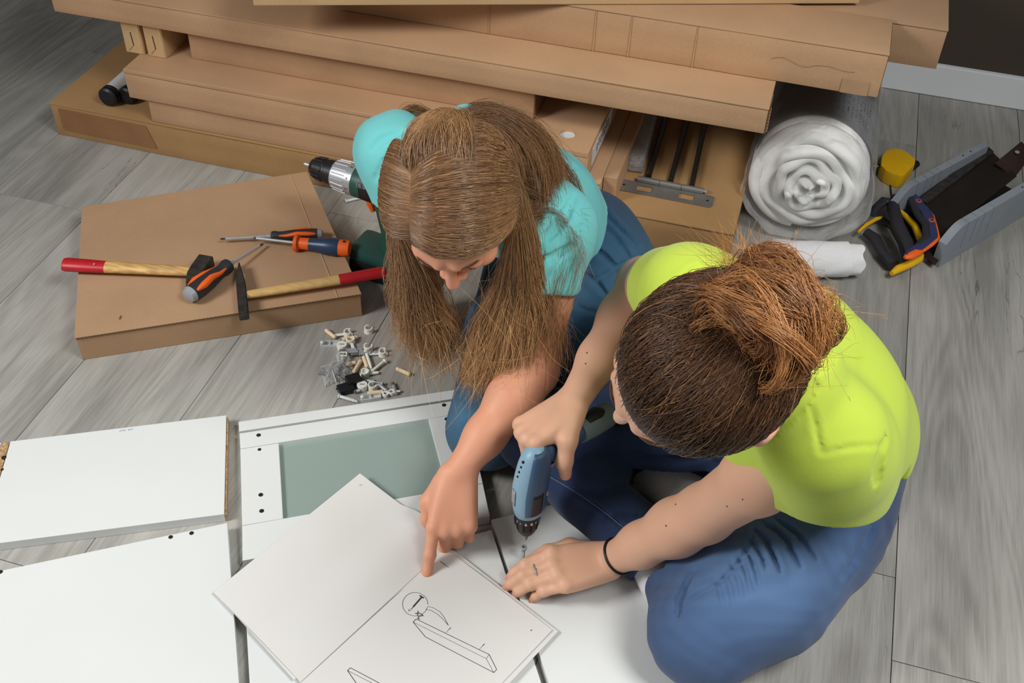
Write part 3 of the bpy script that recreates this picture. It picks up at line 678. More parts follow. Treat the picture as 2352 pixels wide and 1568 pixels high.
# crinkled bag
mb = MB(); NY, NA = 46, 96; grid = []
nz_ = nrg.uniform(0, 6.28, 12)
for j in range(NY + 1):
    t = j / NY
    if t < 0.30:
        rad = (R0 + 0.007) * math.sin(t / 0.30 * PI / 2) ** 0.8; y = yf - 0.008 + 0.016 * (t / 0.30) ** 4
    else:
        rad = R0 + 0.0085 - 0.001 * (t - .3); y = yf + 0.008 + (t - 0.30) / 0.70 * 0.43
    ring = []
    for k in range(NA):
        an = 2 * PI * k / NA
        w_ = 0.0035 * (abs(math.sin(an * 4 + y * 30 + nz_[0])) + 0.7 * abs(math.sin(an * 7.0 - y * 35 + nz_[1])) - 0.8) * min(1, rad / 0.05)
        fold = 0.010 * max(0, math.sin(an - 0.3 + nz_[2])) ** 8 + 0.012 * max(0, math.cos(an - 3.5)) ** 14 + 0.012 * max(0, math.cos(an + 0.35)) ** 16
        rr_ = max(0.002, rad + w_ * 1.2 + fold * min(1, rad / 0.1))
        yy = y + (0.004 * math.sin(an * 5 + rad * 80) + 0.004 * math.sin(an * 3 + 2 + rad * 40)) * (1 if t < .3 else 0.3)
        ring.append(mb.bm.verts.new(dc + V(math.cos(an) * rr_, yy, max(-0.1235, math.sin(an) * rr_))))
    grid.append(ring)
for j in range(NY):
    for k in range(NA): mb.bm.faces.new((grid[j][k], grid[j][(k + 1) % NA], grid[j + 1][(k + 1) % NA], grid[j + 1][k]))
mb.build('plastic_bag', M['film'], r, angle=180)

# rolled white cloth in front of the duvet
r = root('rolled_cloth', 'short rolled white towelling cloth lying in front of the bagged duvet', 'cloth', (0.12, 1.89, 0))
c0 = P(1758, 592, 0.036); c1 = P(1945, 596, 0.036); dd_ = nrm(c1 - c0); L_ = float(np.linalg.norm(c1 - c0))
mb = MB(); secs = []
sd_ = V(-dd_[1], dd_[0], 0)
for i in range(33):
    t = i / 32; q = c0 + dd_ * L_ * t
    if t < 0.12: k = math.sqrt(max(0, 1 - ((0.12 - t) / 0.12) ** 2))
    else: k = 1.0 - 0.08 * t
    ring = []
    for a_ in range(40):
        an = 2 * PI * a_ / 40; rw_ = 0.0385 * k * (1 + 0.025 * math.sin(an * 3 + t * 5) + 0.015 * math.sin(an * 7 + t * 13))
        ring.append(mb.bm.verts.new(q + sd_ * math.cos(an) * rw_ * 1.05 + V(0, 0, max(-0.0355, math.sin(an) * rw_ * 0.96))))
    secs.append(ring)
for a, b in zip(secs[:-1], secs[1:]):
    for k in range(40): mb.bm.faces.new((a[k], a[(k + 1) % 40], b[(k + 1) % 40], b[k]))
mb.bm.faces.new(secs[0][::-1]); mb.bm.faces.new(secs[-1])
mb.build('cloth_roll', M['towel'], r)
mb = MB(); secs = []
for i in range(9):
    t = i / 8; q = c0 + dd_ * (L_ - 0.004 + 0.030 * t); ring = []
    for a_ in range(40):
        an = 2 * PI * a_ / 40; rw_ = (0.0345 - 0.002 * t) * (1 + 0.06 * math.sin(an * 6) * t)
        ring.append(mb.bm.verts.new(q + dd_ * 0.004 * math.sin(an * 5) * t + sd_ * math.cos(an) * rw_ + V(0, 0, max(-0.0355, math.sin(an) * rw_ * 0.93))))
    secs.append(ring)
for a, b in zip(secs[:-1], secs[1:]):
    for k in range(40): mb.bm.faces.new((a[k], a[(k + 1) % 40], b[(k + 1) % 40], b[k]))
mb.bm.faces.new(secs[0][::-1]); mb.bm.faces.new(secs[-1])
mb.build('ribbed_cuff', M['towel'], r)

# ------------------------------------------------------------------ tape measure
tc_ = P(2062, 385, 0.0)
r = root('tape_measure', 'yellow tape measure lying on the floor right of the duvet roll', 'tape measure', tuple(tc_))
tp0 = P(2062, 372, 0.034)
pts = [P(a, b, 0.034)[:2] for a, b in ((2023, 378), (2025, 358), (2036, 344), (2052, 339), (2068, 340), (2084, 348), (2104, 364), (2102, 376), (2078, 402), (2066, 403), (2048, 397), (2034, 390))]
MB().poly_prism(pts, 0.0, 0.034, 0.005).build('case', M['yellow'], r)
q0, q1 = P(1974, 374, 0.02), P(2030, 381, 0.02)
MB().tube([q0, q0 + (q1 - q0) * .5], 0.006, 8, flat=(V(0, 0, 1), 0.5)).build('belt_clip', M['black'], r, smooth=False)
MB().tube([q0 + (q1 - q0) * .45, q1], 0.008, 8, flat=(V(0, 0, 1), 0.5)).build('belt_clip', M['black'], r, smooth=False)
q0, q1 = P(2090, 388, 0.012), P(2105, 376, 0.012)
MB().tube([q0, q1], [.008, .009], 8).build('tape_mouth', M['black'], r, smooth=False)
MB().tube([P(2060, 398, 0.03), P(2056, 404, .012), P(2048, 412, 0.003), P(2045, 425, 0.002), P(2047, 445, 0.002), P(2052, 462, 0.002)], 0.0018, 8).build('wrist_cord', M['black'], r)
MB().tube([P(2048, 422, 0.003), P(2040, 419, .003)], 0.0012, 6).build('wrist_cord', M['black'], r)

# ------------------------------------------------------------------ mitre box with two saws
md = nrm(V(0.582, 0.813, 0)); mn = V(md[1], -md[0], 0)      # along the channel, and to its right
mo = V(*P(2155, 615, 0)[:2], 0)                               # outer near foot of the right wall
r = root('mitre_box', 'grey plastic mitre box with slotted walls on the floor, far right', 'tool', tuple(mo + md * 0.18 - mn * 0.07))
HW = 0.088; WID = 0.128
def wall_outline(near_round):
    return
def mitre_wall(off, thick, near, far, slots):
    """slotted upright wall: pieces between slots are part of one mesh"""
    mb = MB(); cuts = sorted(slots); edges = [near] + cuts + [far]
    prof = lambda s: HW if s > near + 0.05 else HW * (0.66 + 0.34 * math.sin(min(1, (s - near) / 0.05) * PI / 2))
    ss = []
    for a_, b_ in zip(edges[:-1], edges[1:]):
        g0 = 0.0009 if a_ != near else 0; g1 = 0.0009 if b_ != far else 0
        n_ = 6 if a_ == near else 1
        S_ = [a_ + g0 + (b_ - g1 - a_ - g0) * k / n_ for k in range(n_ + 1)]
        prev = None
        for s in S_:
            base = mo + md * s + mn * off
            q = [mb.bm.verts.new(base + mn * u + V(0, 0, z)) for u, z in ((0, 0.022), (thick, 0.022), (thick, prof(s)), (0, prof(s)))]
            if prev:
                for k in range(4): mb.bm.faces.new((prev[k], prev[(k + 1) % 4], q[(k + 1) % 4], q[k]))
            else: mb.bm.faces.new(q[::-1])
            prev = q
        mb.bm.faces.new(prev)
    c = mo + md * (near + far) / 2 + mn * (off + thick / 2)
    mb.box((c[0], c[1], 0.0112), (far - near, thick, 0.0222), 0, Euler((0, 0, math.atan2(md[1], md[0]))).to_matrix())
    return mb
mitre_wall(-0.018, 0.018, 0.0, 0.36, [0.062, 0.093, 0.118, 0.150]).build('side_wall', M['grey'], r, smooth=False)
mitre_wall(-0.018 - WID - 0.018, 0.016, 0.03, 0.345, [0.095, 0.125, 0.150, 0.172, 0.212]).build('side_wall', M['grey'], r, smooth=False)
cc = mo + md * 0.19 - mn * (WID / 2 + 0.018); rm = Euler((0, 0, math.atan2(md[1], md[0]))).to_matrix()
MB().box((cc[0], cc[1], 0.007), (0.33, WID + 0.02, 0.012), 0.001, rm).build('bed', M['black'], r, smooth=False)
for s, off in ((0.262, -0.009), (0.29, -0.009), (0.262, -0.157), (0.29, -0.157)):
    q = mo + md * s + mn * off; MB().disc((q[0], q[1], HW), 0.0022, thick=0.0004).build('peg_hole', M['hole'], r)
M['blade'] = mat('dark_blade', (66, 60, 56), 0.42, 0.75, noise=0.2, nscale=12)
M['blade2'] = mat('rust_dark_blade', (70, 52, 48), 0.5, 0.6, noise=0.25, nscale=14)
def blade(name_root, pts_px, z, m, parent, spine=None):
    pts = [P(a, b, z)[:2] for a, b in pts_px]
    MB().poly_prism(pts, z - 0.0008, z + 0.0008).build('blade', m, parent, smooth=False)
def flat_handle(px, z, th_, m, parent, name, bev=0.005):
    pts = [P(a, b, z)[:2] for a, b in px]
    # orientation
    A = sum(pts[i][0] * pts[(i + 1) % len(pts)][1] - pts[(i + 1) % len(pts)][0] * pts[i][1] for i in range(len(pts)))
    if A < 0: pts = pts[::-1]
    return MB().poly_prism(pts, z - th_ / 2, z + th_ / 2, bev).build(name, m, parent)
# saw with yellow handle (lower)
sz = 0.020
r = root('hand_saw', 'lower hand saw with yellow and black handle under the orange-edged one', 'saw', tuple(P(2060, 590, 0)))
q = [P(a, b, sz) for a, b in ((1990, 533), (2010, 548), (2030, 585), (2052, 608))]
MB().tube(q, [.010, .0125, .0115, .012], 16, flat=(V(0, 0, 1), .9)).build('grip', M['rubber'], r)
q = [P(a, b, sz + 0.004) for a, b in ((1972, 532), (1990, 516), (2012, 503), (2026, 499))]
MB().tube(q, [.003, .0045, .0045, .003], 10).build('upper_horn', M['yellow'], r)
q = [P(a, b, sz) for a, b in ((2048, 628), (2062, 618), (2090, 606), (2112, 594), (2117, 585))]
MB().tube(q, [.005, .0085, .0085, .008, .005], 14).build('lower_horn', M['yellow'], r)
q = [P(a, b, sz + .012) for a, b in ((2060, 477), (2080, 496), (2102, 520), (2112, 545), (2112, 556))]
MB().tube(q, [.002, .006, .0075, .0075, .003], 12).build('guard', M['yellow'], r)
q = [P(a, b, sz) for a, b in ((2026, 503), (2048, 520), (2070, 560), (2080, 600))]
MB().tube(q, [.006, .007, .007, .006], 12).build('guard_bow', M['rubber'], r)
sb0, sb1 = P(2115, 590, .016), P(2150, 600, .016)
blade('x', ((2085, 560), (2148, 608), (2190, 560), (2130, 520)), 0.017, M['blade2'], r)
# far tip of the long saw blade leaning in the channel
def saw_plate(A_, B_, C_, D_, th_, m, parent, name='blade'):
    mb = MB(); n_ = nrm(np.cross(B_ - A_, D_ - A_)) * th_ / 2
    f = [mb.bm.verts.new(p_ + n_) for p_ in (A_, B_, C_, D_)]; g = [mb.bm.verts.new(p_ - n_) for p_ in (A_, B_, C_, D_)]
    mb.bm.faces.new(f); mb.bm.faces.new(g[::-1])
    for k in range(4): mb.bm.faces.new((f[k], g[k], g[(k + 1) % 4], f[(k + 1) % 4]))
    return mb.build(name, m, parent, smooth=False)
saw_plate(P(2285, 375, .07), P(2345, 325, .085), P(2375, 350, .065), P(2330, 408, .045), .0014, M['blade2'], r)
MB().disc(tuple(P(2336, 350, .0775)), 0.005, thick=0.002).build('hang_hole', M['greyc'], r)
# saw with orange-edged blue handle (upper), blade lying in the channel
r = root('hand_saw', 'upper hand saw with navy handle edged in orange, blade lying in the mitre box', 'saw', tuple(P(2090, 520, 0)))
bz = 0.052
saw_plate(P(2108, 455, bz), P(2268, 338, bz + .012), P(2335, 405, bz), P(2160, 545, bz - .012), .0014, M['blade'], r)
saw_plate(P(2112, 458, bz + .003), P(2266, 336, bz + .016), P(2282, 350, bz + .014), P(2128, 468, bz + .001), .005, M['iron'], r, 'spine')
hz_ = 0.050
navy = mat('navy_handle', (52, 56, 92), 0.4, noise=0.05, nscale=30)
def tubes(name, px, rad, m, z=hz_, flat=.8): return MB().tube([P(a, b, z) for a, b in px], rad, 14, flat=(V(0, 0, 1), flat)).build(name, m, r)
flat_handle(((2046, 452), (2092, 440), (2106, 458), (2128, 478), (2143, 498), (2155, 545), (2152, 550), (2125, 575), (2080, 590), (2078, 578), (2112, 560), (2135, 545), (2132, 520), (2118, 492), (2096, 468), (2085, 458)), hz_ + .003, 0.013, navy, r, 'handle_frame', 0.003)
tubes('grip', ((2052, 462), (2052, 480), (2062, 515), (2085, 560), (2090, 580)), [.011, .0135, .0135, .0125, .009], M['rubber'], hz_ + .002)
tubes('upper_horn', ((2004, 494), (2012, 478), (2030, 462), (2050, 466)), [.005, .009, .011, .010], M['rubber'], hz_)
tubes('guard_bow', ((2050, 460), (2075, 454), (2092, 458), (2098, 470)), [.009, .008, .009, .007], M['rubber'], hz_ + .004)
tubes('guard_bow', ((2098, 470), (2108, 492), (2126, 515), (2128, 545), (2108, 562)), [.007, .008, .008, .008, .006], M['rubber'], hz_ + .006)
tubes('orange_edge', ((2093, 440), (2108, 460), (2128, 478), (2143, 496), (2150, 520), (2156, 548), (2140, 562), (2118, 578)), [.0022, .003, .003, .003, .003, .0035, .004, .003], M['orange'], hz_ + .006, 1.0)
tubes('lower_horn', ((2078, 592), (2088, 588), (2104, 580), (2122, 572)), [.004, .010, .010, .004], M['orange'], hz_ + .003, .7)
for q in ((2110, 462), (2140, 507)):
    MB().lathe([(0, .006), (.002, .006)], tuple(P(*q, hz_ + .0085)), (0, 0, 1), 16).build('handle_screw', M['orange'], r)
    MB().lathe([(0, .004), (.0026, .004)], tuple(P(*q, hz_ + .0085)), (0, 0, 1), 16).build('handle_screw', navy, r)
# ------------------------------------------------------------------ white furniture boards
def order(pts):
    A = sum(pts[i][0] * pts[(i + 1) % len(pts)][1] - pts[(i + 1) % len(pts)][0] * pts[i][1] for i in range(len(pts)))
    return pts if A > 0 else pts[::-1]
def slab(name, px, z0, z1, m, parent, bevel=0.001):
    pts = order([P(a, b, z1)[:2] for a, b in px])
    return MB().poly_prism(pts, z0, z1, bevel).build(name, m, parent, smooth=False)
ZB = 0.018
def hole(px, parent, z=ZB, rad=0.0035, name='drill_hole'):
    return MB().disc(tuple(P(px[0], px[1], z) - V(0, 0, 0.0012)), rad, thick=0.0015).build(name, M['hole'], parent, smooth=False)
r = root('furniture_board', 'white board with raw chipboard right edge, upper left of the white pieces', 'board', tuple(P(270, 1090, 0)))
slab('board_panel', ((24, 1013), (520, 953), (515, 1180), (-45, 1252)), 0.0, ZB, M['white'], r)
e0, e1 = P(520.5, 955, ZB), P(515.5, 1180, ZB)
MB().box(tuple((e0 + e1) / 2 + V(0.0012, 0.0005, -0.0095)), (0.0022, float(np.linalg.norm(e1 - e0)), 0.0150), 0, Euler((0, 0, math.atan2(e0[1] - e1[1], e0[0] - e1[0]) - PI / 2)).to_matrix()).build('raw_edge', M['chip'], r, smooth=False)['label'] = 'raw chipboard edge'
text_mesh('stamp', 'CM. 7N7', 0.006, P(290, 987, ZB) + V(0, 0, 0.0002), P(275, 989, ZB) - P(305, 985, ZB), P(290, 1010, ZB) - P(290, 987, ZB), mat('faint_blue_ink', (150, 160, 185), 0.8), r, 0.0001)
r = root('furniture_board', 'white board fragment with drilled chipboard edge at the far left border', 'board', tuple(P(-30, 1060, 0)))
slab('board_panel', ((-160, 1036), (3, 1016), (-28, 1105), (-210, 1130)), 0.0, ZB, M['white'], r)
slab('raw_edge', ((4, 1016), (21, 1015), (-3, 1098), (-26, 1105)), 0.0, ZB - 0.001, M['chip'], r)['label'] = 'raw chipboard edge'
hole((9, 1050), r, ZB, 0.004); hole((5, 1078), r, ZB, 0.0025)
r = root('furniture_board', 'large white board with two drilled holes in the lower left corner of the photo', 'board', tuple(P(250, 1450, 0)))
slab('board_panel', ((-80, 1327), (522, 1200), (551, 1600), (556, 1760), (-200, 1830)), 0.0, ZB, M['white'], r)
for q in ((392, 1233), (440, 1224), (1, 1313)): hole(q, r)
r = root('furniture_board', 'long white board lying under the manual, its left edge below the glazed door', 'board', tuple(P(900, 1450, 0)))
slab('board_panel', ((562, 1366), (1129, 1216), (1243, 1568), (1300, 1780), (585, 1780)), 0.0, ZB - 0.002, M['white'], r)
r = root('furniture_board', 'white board being screwed, under the hand with the ring and the blue drill', 'board', tuple(P(1350, 1350, 0)))
slab('board_panel', ((1128, 1193), (1384, 1129), (1640, 1610), (1700, 1740), (1330, 1790), (1238, 1500)), 0.0, ZB, M['white'], r)
# strip above the door
r = root('furniture_board', 'narrow white strip of board along the top of the glazed door', 'board', tuple(P(800, 930, 0)))
slab('board_panel', ((548, 968), (1056, 893), (1062, 912), (549, 990)), 0.0, ZB, M['white'], r)
# glazed door
ZD = 0.020
r = root('cabinet_door', 'white cabinet door with frosted grey-green glass panel, partly under the manual', 'door', tuple(P(830, 1100, 0)))
slab('top_rail', ((550, 995), (1063, 917), (1070, 947), (552, 1030)), 0.0, ZD, M['white'], r, 0.0007)
slab('stile', ((552, 1031), (640, 1017), (650, 1190), (556, 1206)), 0.0, ZD, M['white'], r, 0.0007)
slab('stile', ((984, 961), (1070, 948), (1109, 1109), (1028, 1123)), 0.0, ZD, M['white'], r, 0.0007)
slab('bottom_rail', ((556, 1207), (1109, 1110), (1125, 1184), (557, 1287)), 0.0, ZD, M['white'], r, 0.0007)
M['glass'] = mat('frosted_glass', (138, 154, 148), 0.16, noise=0.03, nscale=6, spec=0.5)
slab('glass_pane', ((636, 1018), (988, 961), (1032, 1124), (645, 1194)), 0.002, ZD - 0.007, M['glass'], r, 0.0)
for q in ((594, 999), (596, 1032), (599, 1136), (601, 1173), (1020, 930), (1026, 962)): hole(q, r, ZD, 0.0038 if q[1] != 1032 else 0.003)

# ------------------------------------------------------------------ instruction manual
ZP = ZD + 0.005
r = root('instruction_manual', 'open paper instruction manual with line drawings lying over the door and boards', 'manual', tuple(P(850, 1400, ZD)))
c00, c10, c01, c11 = P(490, 1360, ZP), P(827, 1090, ZP), P(690, 1566, ZP), P(1036, 1246, ZP)
def page(name, A_, B_, C_, D_, zf, m, n=28, th=0.0004):
    """grid page A->B (u), A->C (v)"""
    mb = MB(); top_ = []; bot = []
    for i in range(n + 1):
        ra, rb = [], []
        for j in range(n + 1):
            u, v = i / n, j / n
            q = (A_ * (1 - u) + B_ * u) * (1 - v) + (C_ * (1 - u) + D_ * u) * v; q = q + V(0, 0, zf(u, v))
            ra.append(mb.bm.verts.new(q)); rb.append(mb.bm.verts.new(q - V(0, 0, th)))
        top_.append(ra); bot.append(rb)
    for i in range(n):
        for j in range(n):
            mb.bm.faces.new((top_[i][j], top_[i + 1][j], top_[i + 1][j + 1], top_[i][j + 1])); mb.bm.faces.new((bot[i][j], bot[i][j + 1], bot[i + 1][j + 1], bot[i + 1][j]))
    for i in range(n):
        mb.bm.faces.new((top_[i][0], bot[i][0], bot[i + 1][0], top_[i + 1][0])); mb.bm.faces.new((top_[i][n], top_[i + 1][n], bot[i + 1][n], bot[i][n]))
        mb.bm.faces.new((top_[0][i], top_[0][i + 1], bot[0][i + 1], bot[0][i])); mb.bm.faces.new((top_[n][i], bot[n][i], bot[n][i + 1], top_[n][i + 1]))
    return mb.build(name, m, r, angle=35)
hump = lambda u, v: 0.017 * math.sin(PI * min(1, max(0, (v - 0.45) / 0.55))) ** 1.3 * u ** 1.5 + 0.004 * math.sin(PI * v) * (1 - u) + 0.0035 * math.sin(u * 5 + 1) * v * (1 - v) + 0.003 * (1 - v) * u
page('page', c00 + V(0, 0, .0005), c10 + V(0, 0, .0005), c01, c11, hump, M['paper'])
page('page', P(494, 1362, ZP), P(827, 1094, ZP), P(675, 1560, ZP), P(1034, 1262, ZP), lambda u, v: 0.5 * hump(u, v) - 0.001, M['paper'])
s0, s1 = P(690, 1568, ZP), P(1026, 1262, ZP); f1 = P(1268, 1446, ZP); f0 = s0 + (f1 - s1)
RP = lambda u, v: 0.0025 * math.sin(PI * v) * 0.7 + 0.004 * math.exp(-((v) / 0.07) ** 2) * 0.0
page('page', s0, s1, f0, f1, RP, M['paper'])
page('page', P(684, 1562, ZP - .002), P(1020, 1252, ZP - .002), f0 + (P(1282, 1449, ZP) - P(1268, 1446, ZP)), P(1282, 1449, ZP - .002), lambda u, v: 0, M['paper'])
page('page', P(684, 1562, ZP - .003), P(1000, 1230, ZP - .003), f0 + (P(1277, 1447, ZP) - P(1268, 1446, ZP)), P(1276, 1444, ZP - .003), lambda u, v: 0, M['paper'])
def pz(px):
    """point just above the right page under photo pixel"""
    q = P(px[0], px[1], ZP); d = f1 - s1; v = float(((q - s1) @ d) / (d @ d)); z = ZP + RP(0, min(1, max(0, v))) + 0.0003
    return P(px[0], px[1], z)
def ink(pxs, wd=0.00035, name='drawn_line', closed=False):
    den = []
    for (a, b) in zip(pxs[:-1], pxs[1:]):
        m_ = max(1, int(math.hypot(b[0] - a[0], b[1] - a[1]) / 12)); den += [(a[0] + (b[0] - a[0]) * i / m_, a[1] + (b[1] - a[1]) * i / m_) for i in range(m_)]
    pts = [pz(q) for q in den + [pxs[-1]]]
    mb = MB()
    for a, b in zip(pts[:-1], pts[1:]):
        mb.tube([a, b], wd, 6, flat=(V(0, 0, 1), 0.3))
    return mb.build(name, M['ink'], r)
A_, B_, C_, D_, E_, F_, G_ = (948.6, 1427.8), (956, 1421), (1123.5, 1502.5), (1140.8, 1537), (1134, 1544), (1116.7, 1512), (977, 1462)
for sgm in ((A_, B_, C_, D_, E_, G_, A_),): ink(sgm, 0.00042)
ink((A_, F_, E_), 0.00025); ink((F_, C_), 0.00025)
ink((( 798, 1539), (805, 1533), (871, 1568), (960, 1612)), 0.00042); ink(((798, 1539), (820, 1571), (850, 1610)), 0.00042); ink(((798, 1539), (868, 1575)), 0.00025)
ink(((1035.5, 1440.4), (1031, 1445)), 0.0005); ink(((1031, 1445), (1024, 1452.7)), 0.0002); ink(((1112.8, 1478), (1108, 1483)), 0.0005); ink(((1108, 1483), (1100.6, 1491)), 0.0002)
circ = [(953.5 + 29 * math.cos(a), 1387 + 27 * math.sin(a)) for a in np.linspace(0.25, 2 * PI + 0.02, 40)]
ink(circ[:9] if False else [q for q in circ], 0.0003)
ink(((982, 1392), (995, 1395), (1010, 1404), (1021, 1418), (1030, 1436)), 0.0003); ink(((978, 1399), (990, 1401), (1005, 1410), (1018, 1422), (1030, 1436)), 0.0003)
ink(((969, 1370), (949, 1393)), 0.0012); ink(((949, 1393), (944, 1399)), 0.0005); ink(((964, 1367), (973, 1373)), 0.0011); ink(((940, 1398), (938, 1402), (941, 1403), (943, 1400)), 0.0003)
dX = nrm(P(1035, 1255, ZP) - P(1275, 1445, ZP)); dY = nrm(s0 - s1)
text_mesh('lettering', '2x', 0.0135, pz((962, 1412)), dX, dY, M['ink'], r, 0.0001)
text_mesh('lettering', 'x 4 (max) 8', 0.0035, pz((1021, 1296)), dX, dY, M['ink'], r, 0.0001)
text_mesh('page_number', '6', 0.0045, pz((1220, 1447)), dX, dY, M['ink'], r, 0.0001)
text_mesh('page_number', '5', 0.004, P(828, 1113, ZP + 0.0055), dX, dY, M['ink'], r, 0.0001)

# ------------------------------------------------------------------ small fittings scattered on the floor
Z3 = lambda x, y: (680 + x * 0.1658, 700 + y * 0.1658)
def dowel(a, b, label, z=0.0042):
    p0, p1 = P(*Z3(*a), z), P(*Z3(*b), z); r = root('wood_dowel', label, 'dowel', tuple((p0 + p1) / 2 - V(0, 0, z)), 'wooden dowels in the fittings pile')
    d = p1 - p0; L = float(np.linalg.norm(d))
    MB().lathe([(0, .0026), (.0012, .0038), (L - .0012, .0038), (L, .0026)], p0, d, 14).build('dowel_body', M['dowel'], r)
for a, b, l, z in (((410, 345), (550, 455), 'wooden dowel top left of the fittings pile', .0042), ((640, 475), (855, 447), 'wooden dowel crossing under a white clip at the top of the pile', .0042),
                ((935, 715), (990, 870), 'upright pale wooden dowel beside the long white pin', .0042), ((690, 830), (830, 795), 'wooden dowel half inside the clear bag', .0042),
                ((900, 770), (800, 935), 'wooden dowel slanting below the crossed pins', .0042), ((1390, 880), (1585, 965), 'lone wooden dowel right of the fittings pile', .0042),
                ((990, 1225), (1215, 1200), 'wooden dowel at the foot of the pile by the white strip', .0045)):
    dowel(a, b, l, z)
def clip(c, label, rz, tilt=0.0, arm=True, z=0.0):
    """white cam clip: open ring cup with a foot"""
    q = P(*Z3(*c), 0.004); r = root('plastic_clip', label, 'clip', (q[0], q[1], z), 'white plastic clips in the fittings pile', rz)
    mb = MB(); n = 20; R1, R2, hh = 0.0082, 0.0058, 0.009
    prof = []
    for k in range(n + 1):
        an = math.radians(40 + 280 * k / n); prof.append(an)
    rings = []
    for an in prof:
        c_, s_ = math.cos(an), math.sin(an)
        rings.append([mb.bm.verts.new((R * c_, R * s_, zz)) for R, zz in ((R2, 0.002), (R1, 0.002), (R1, hh + .002), (R2, hh + .002))])
    for a, b in zip(rings[:-1], rings[1:]):
        for k in range(4): mb.bm.faces.new((a[k], a[(k + 1) % 4], b[(k + 1) % 4], b[k]))
    mb.bm.faces.new(rings[0][::-1]); mb.bm.faces.new(rings[-1])
    mb.build('clip_cup', M['ivory'], r, local=True)
    MB().lathe([(0, .0085), (.002, .0088), (.0025, .007)], (0, 0, 0), (0, 0, 1), 20).build('clip_base', M['ivory'], r, local=True)
    if arm: MB().box((-0.016, 0, 0.004), (0.018, 0.006, 0.0025), 0.0006).build('clip_arm', M['ivory'], r, local=True)
    return r
for c, l, rz, arm in (((1005, 350), 'white round clip standing alone above the pile', 1.2, False), ((720, 400), 'white clip with short arm at the top of the pile', 0.5, True),
                      ((755, 500), 'white clip beside the ribbed clear strip', 2.2, True), ((1000, 600), 'white open clip at the head of the long pin', 1.5, False),
                      ((1205, 670), 'white clip with long arm pointing down left', 0.4, True), ((950, 955), 'white clip lying on the black brackets', 3.6, True), ((1060, 1140), 'white open clip right of the slotted cap', 1.0, False)):
    clip(c, l, rz, arm=arm)
def cap(c, label, z=0.0):
    q = P(*Z3(*c), 0.012); r = root('slotted_cap', label, 'cap', (q[0], q[1], z), 'slotted white caps')
    MB().lathe([(0, .0085), (.010, .0095), (.0115, .009)], (q[0], q[1], z), (0, 0, 1), 26).build('cap_body', M['ivory'], r)
    MB().box((q[0], q[1], z + .0116), (.009, .0013, .0006), 0, Euler((0, 0, .3)).to_matrix()).build('slot', M['hole'], r, smooth=False)
cap((632, 540), 'slotted white cap beside the ribbed strip'); cap((915, 1095), 'slotted white cap in the middle foot of the pile')
def pin(a, b, label, z=0.0045, cat='pin', mk='nylon', rad=.0031):
    p0, p1 = P(*Z3(*a), z), P(*Z3(*b), z); r = root('plastic_anchor', label, cat, tuple((p0 + p1) / 2 - V(0, 0, z)), 'white plastic anchors')
    d = p1 - p0; L = float(np.linalg.norm(d))
    MB().lathe([(0, rad * 1.5), (.002, rad * 1.6), (.003, rad), (L * .8, rad * .95), (L, rad * .6)], p0, d, 12).build('anchor_body', M[mk], r)
    for k in range(3): MB().lathe([(0, rad * 1.05), (.0012, rad * 1.15), (.0024, rad)], p0 + d * (0.5 + 0.13 * k), d, 12).build('anchor_ring', M[mk], r)
pin((965, 640), (1045, 885), 'long white anchor crossing the pile vertically', mk='ivory'); pin((1235, 775), (1020, 945), 'white anchor slanting below the long-armed clip', mk='ivory')
pin((590, 1260), (850, 1340), 'clear anchor lying along the strip board edge'); pin((1200, 1100), (950, 1040), 'clear anchor under the connector bolt')
def Zq(px): return ((px[0] - 680) / 0.1658, (px[1] - 700) / 0.1658)
pin(Zq((793, 462)), Zq((832, 453)), 'lone clear anchor on the floor behind the tool box')
q = P(912, 638, 0); r = root('plastic_plug', 'small white conical plug on the floor below the green drill', 'plug', tuple(q))
MB().lathe([(0, .009), (.002, .0092), (.004, .0055), (.008, .005), (.0085, .0065), (.011, .006), (.016, .002)], q, (0, 0, 1), 22).build('plug_body', M['ivory'], r)
def bolt(a, b, label, z=0.0045):
    p0, p1 = P(*Z3(*a), z), P(*Z3(*b), z); r = root('connector_bolt', label, 'bolt', tuple((p0 + p1) / 2 - V(0, 0, z)), 'steel connector bolts')
    d = p1 - p0; L = float(np.linalg.norm(d))
    MB().lathe([(0, .0012), (L * .05, .0026), (L * .28, .0026)], p0, d, 12).build('threaded_end', M['metal'], r)
    for k in range(6): MB().lathe([(0, .0024), (.0006, .0034), (.0012, .0024)], p0 + d * (0.04 + 0.038 * k), d, 10).build('thread', M['metal'], r)
    MB().lathe([(L * .30, .0028), (L * .31, .004), (L * .34, .004), (L * .35, .0033), (L * .72, .0033), (L * .73, .0041), (L * .76, .0041), (L * .78, .002), (L * .9, .002), (L * .91, .0038), (L, .0034)], p0, d, 14).build('bolt_body', M['chrome'], r)
for a, b, l in (((590, 635), (905, 612), 'steel connector bolt lying topmost among the horizontal ones'), ((1075, 1050), (1310, 1230), 'steel connector bolt slanting to the right at the foot of the pile'),
                ((1335, 1075), (1385, 1235), 'short steel connector bolt at the right foot of the pile'), ((850, 990), (900, 1050), 'short steel bolt beside the slotted cap on the black brackets')):
    bolt(a, b, l)
bolt((615, 668), (930, 640), 'steel connector bolt just below the topmost horizontal one', 0.0046); bolt((760, 690), (1120, 655), 'dark steel bolt behind the vertical anchor', 0.0048)
bolt((800, 1205), (900, 1175), 'ribbed steel bolt end poking out under the black brackets')
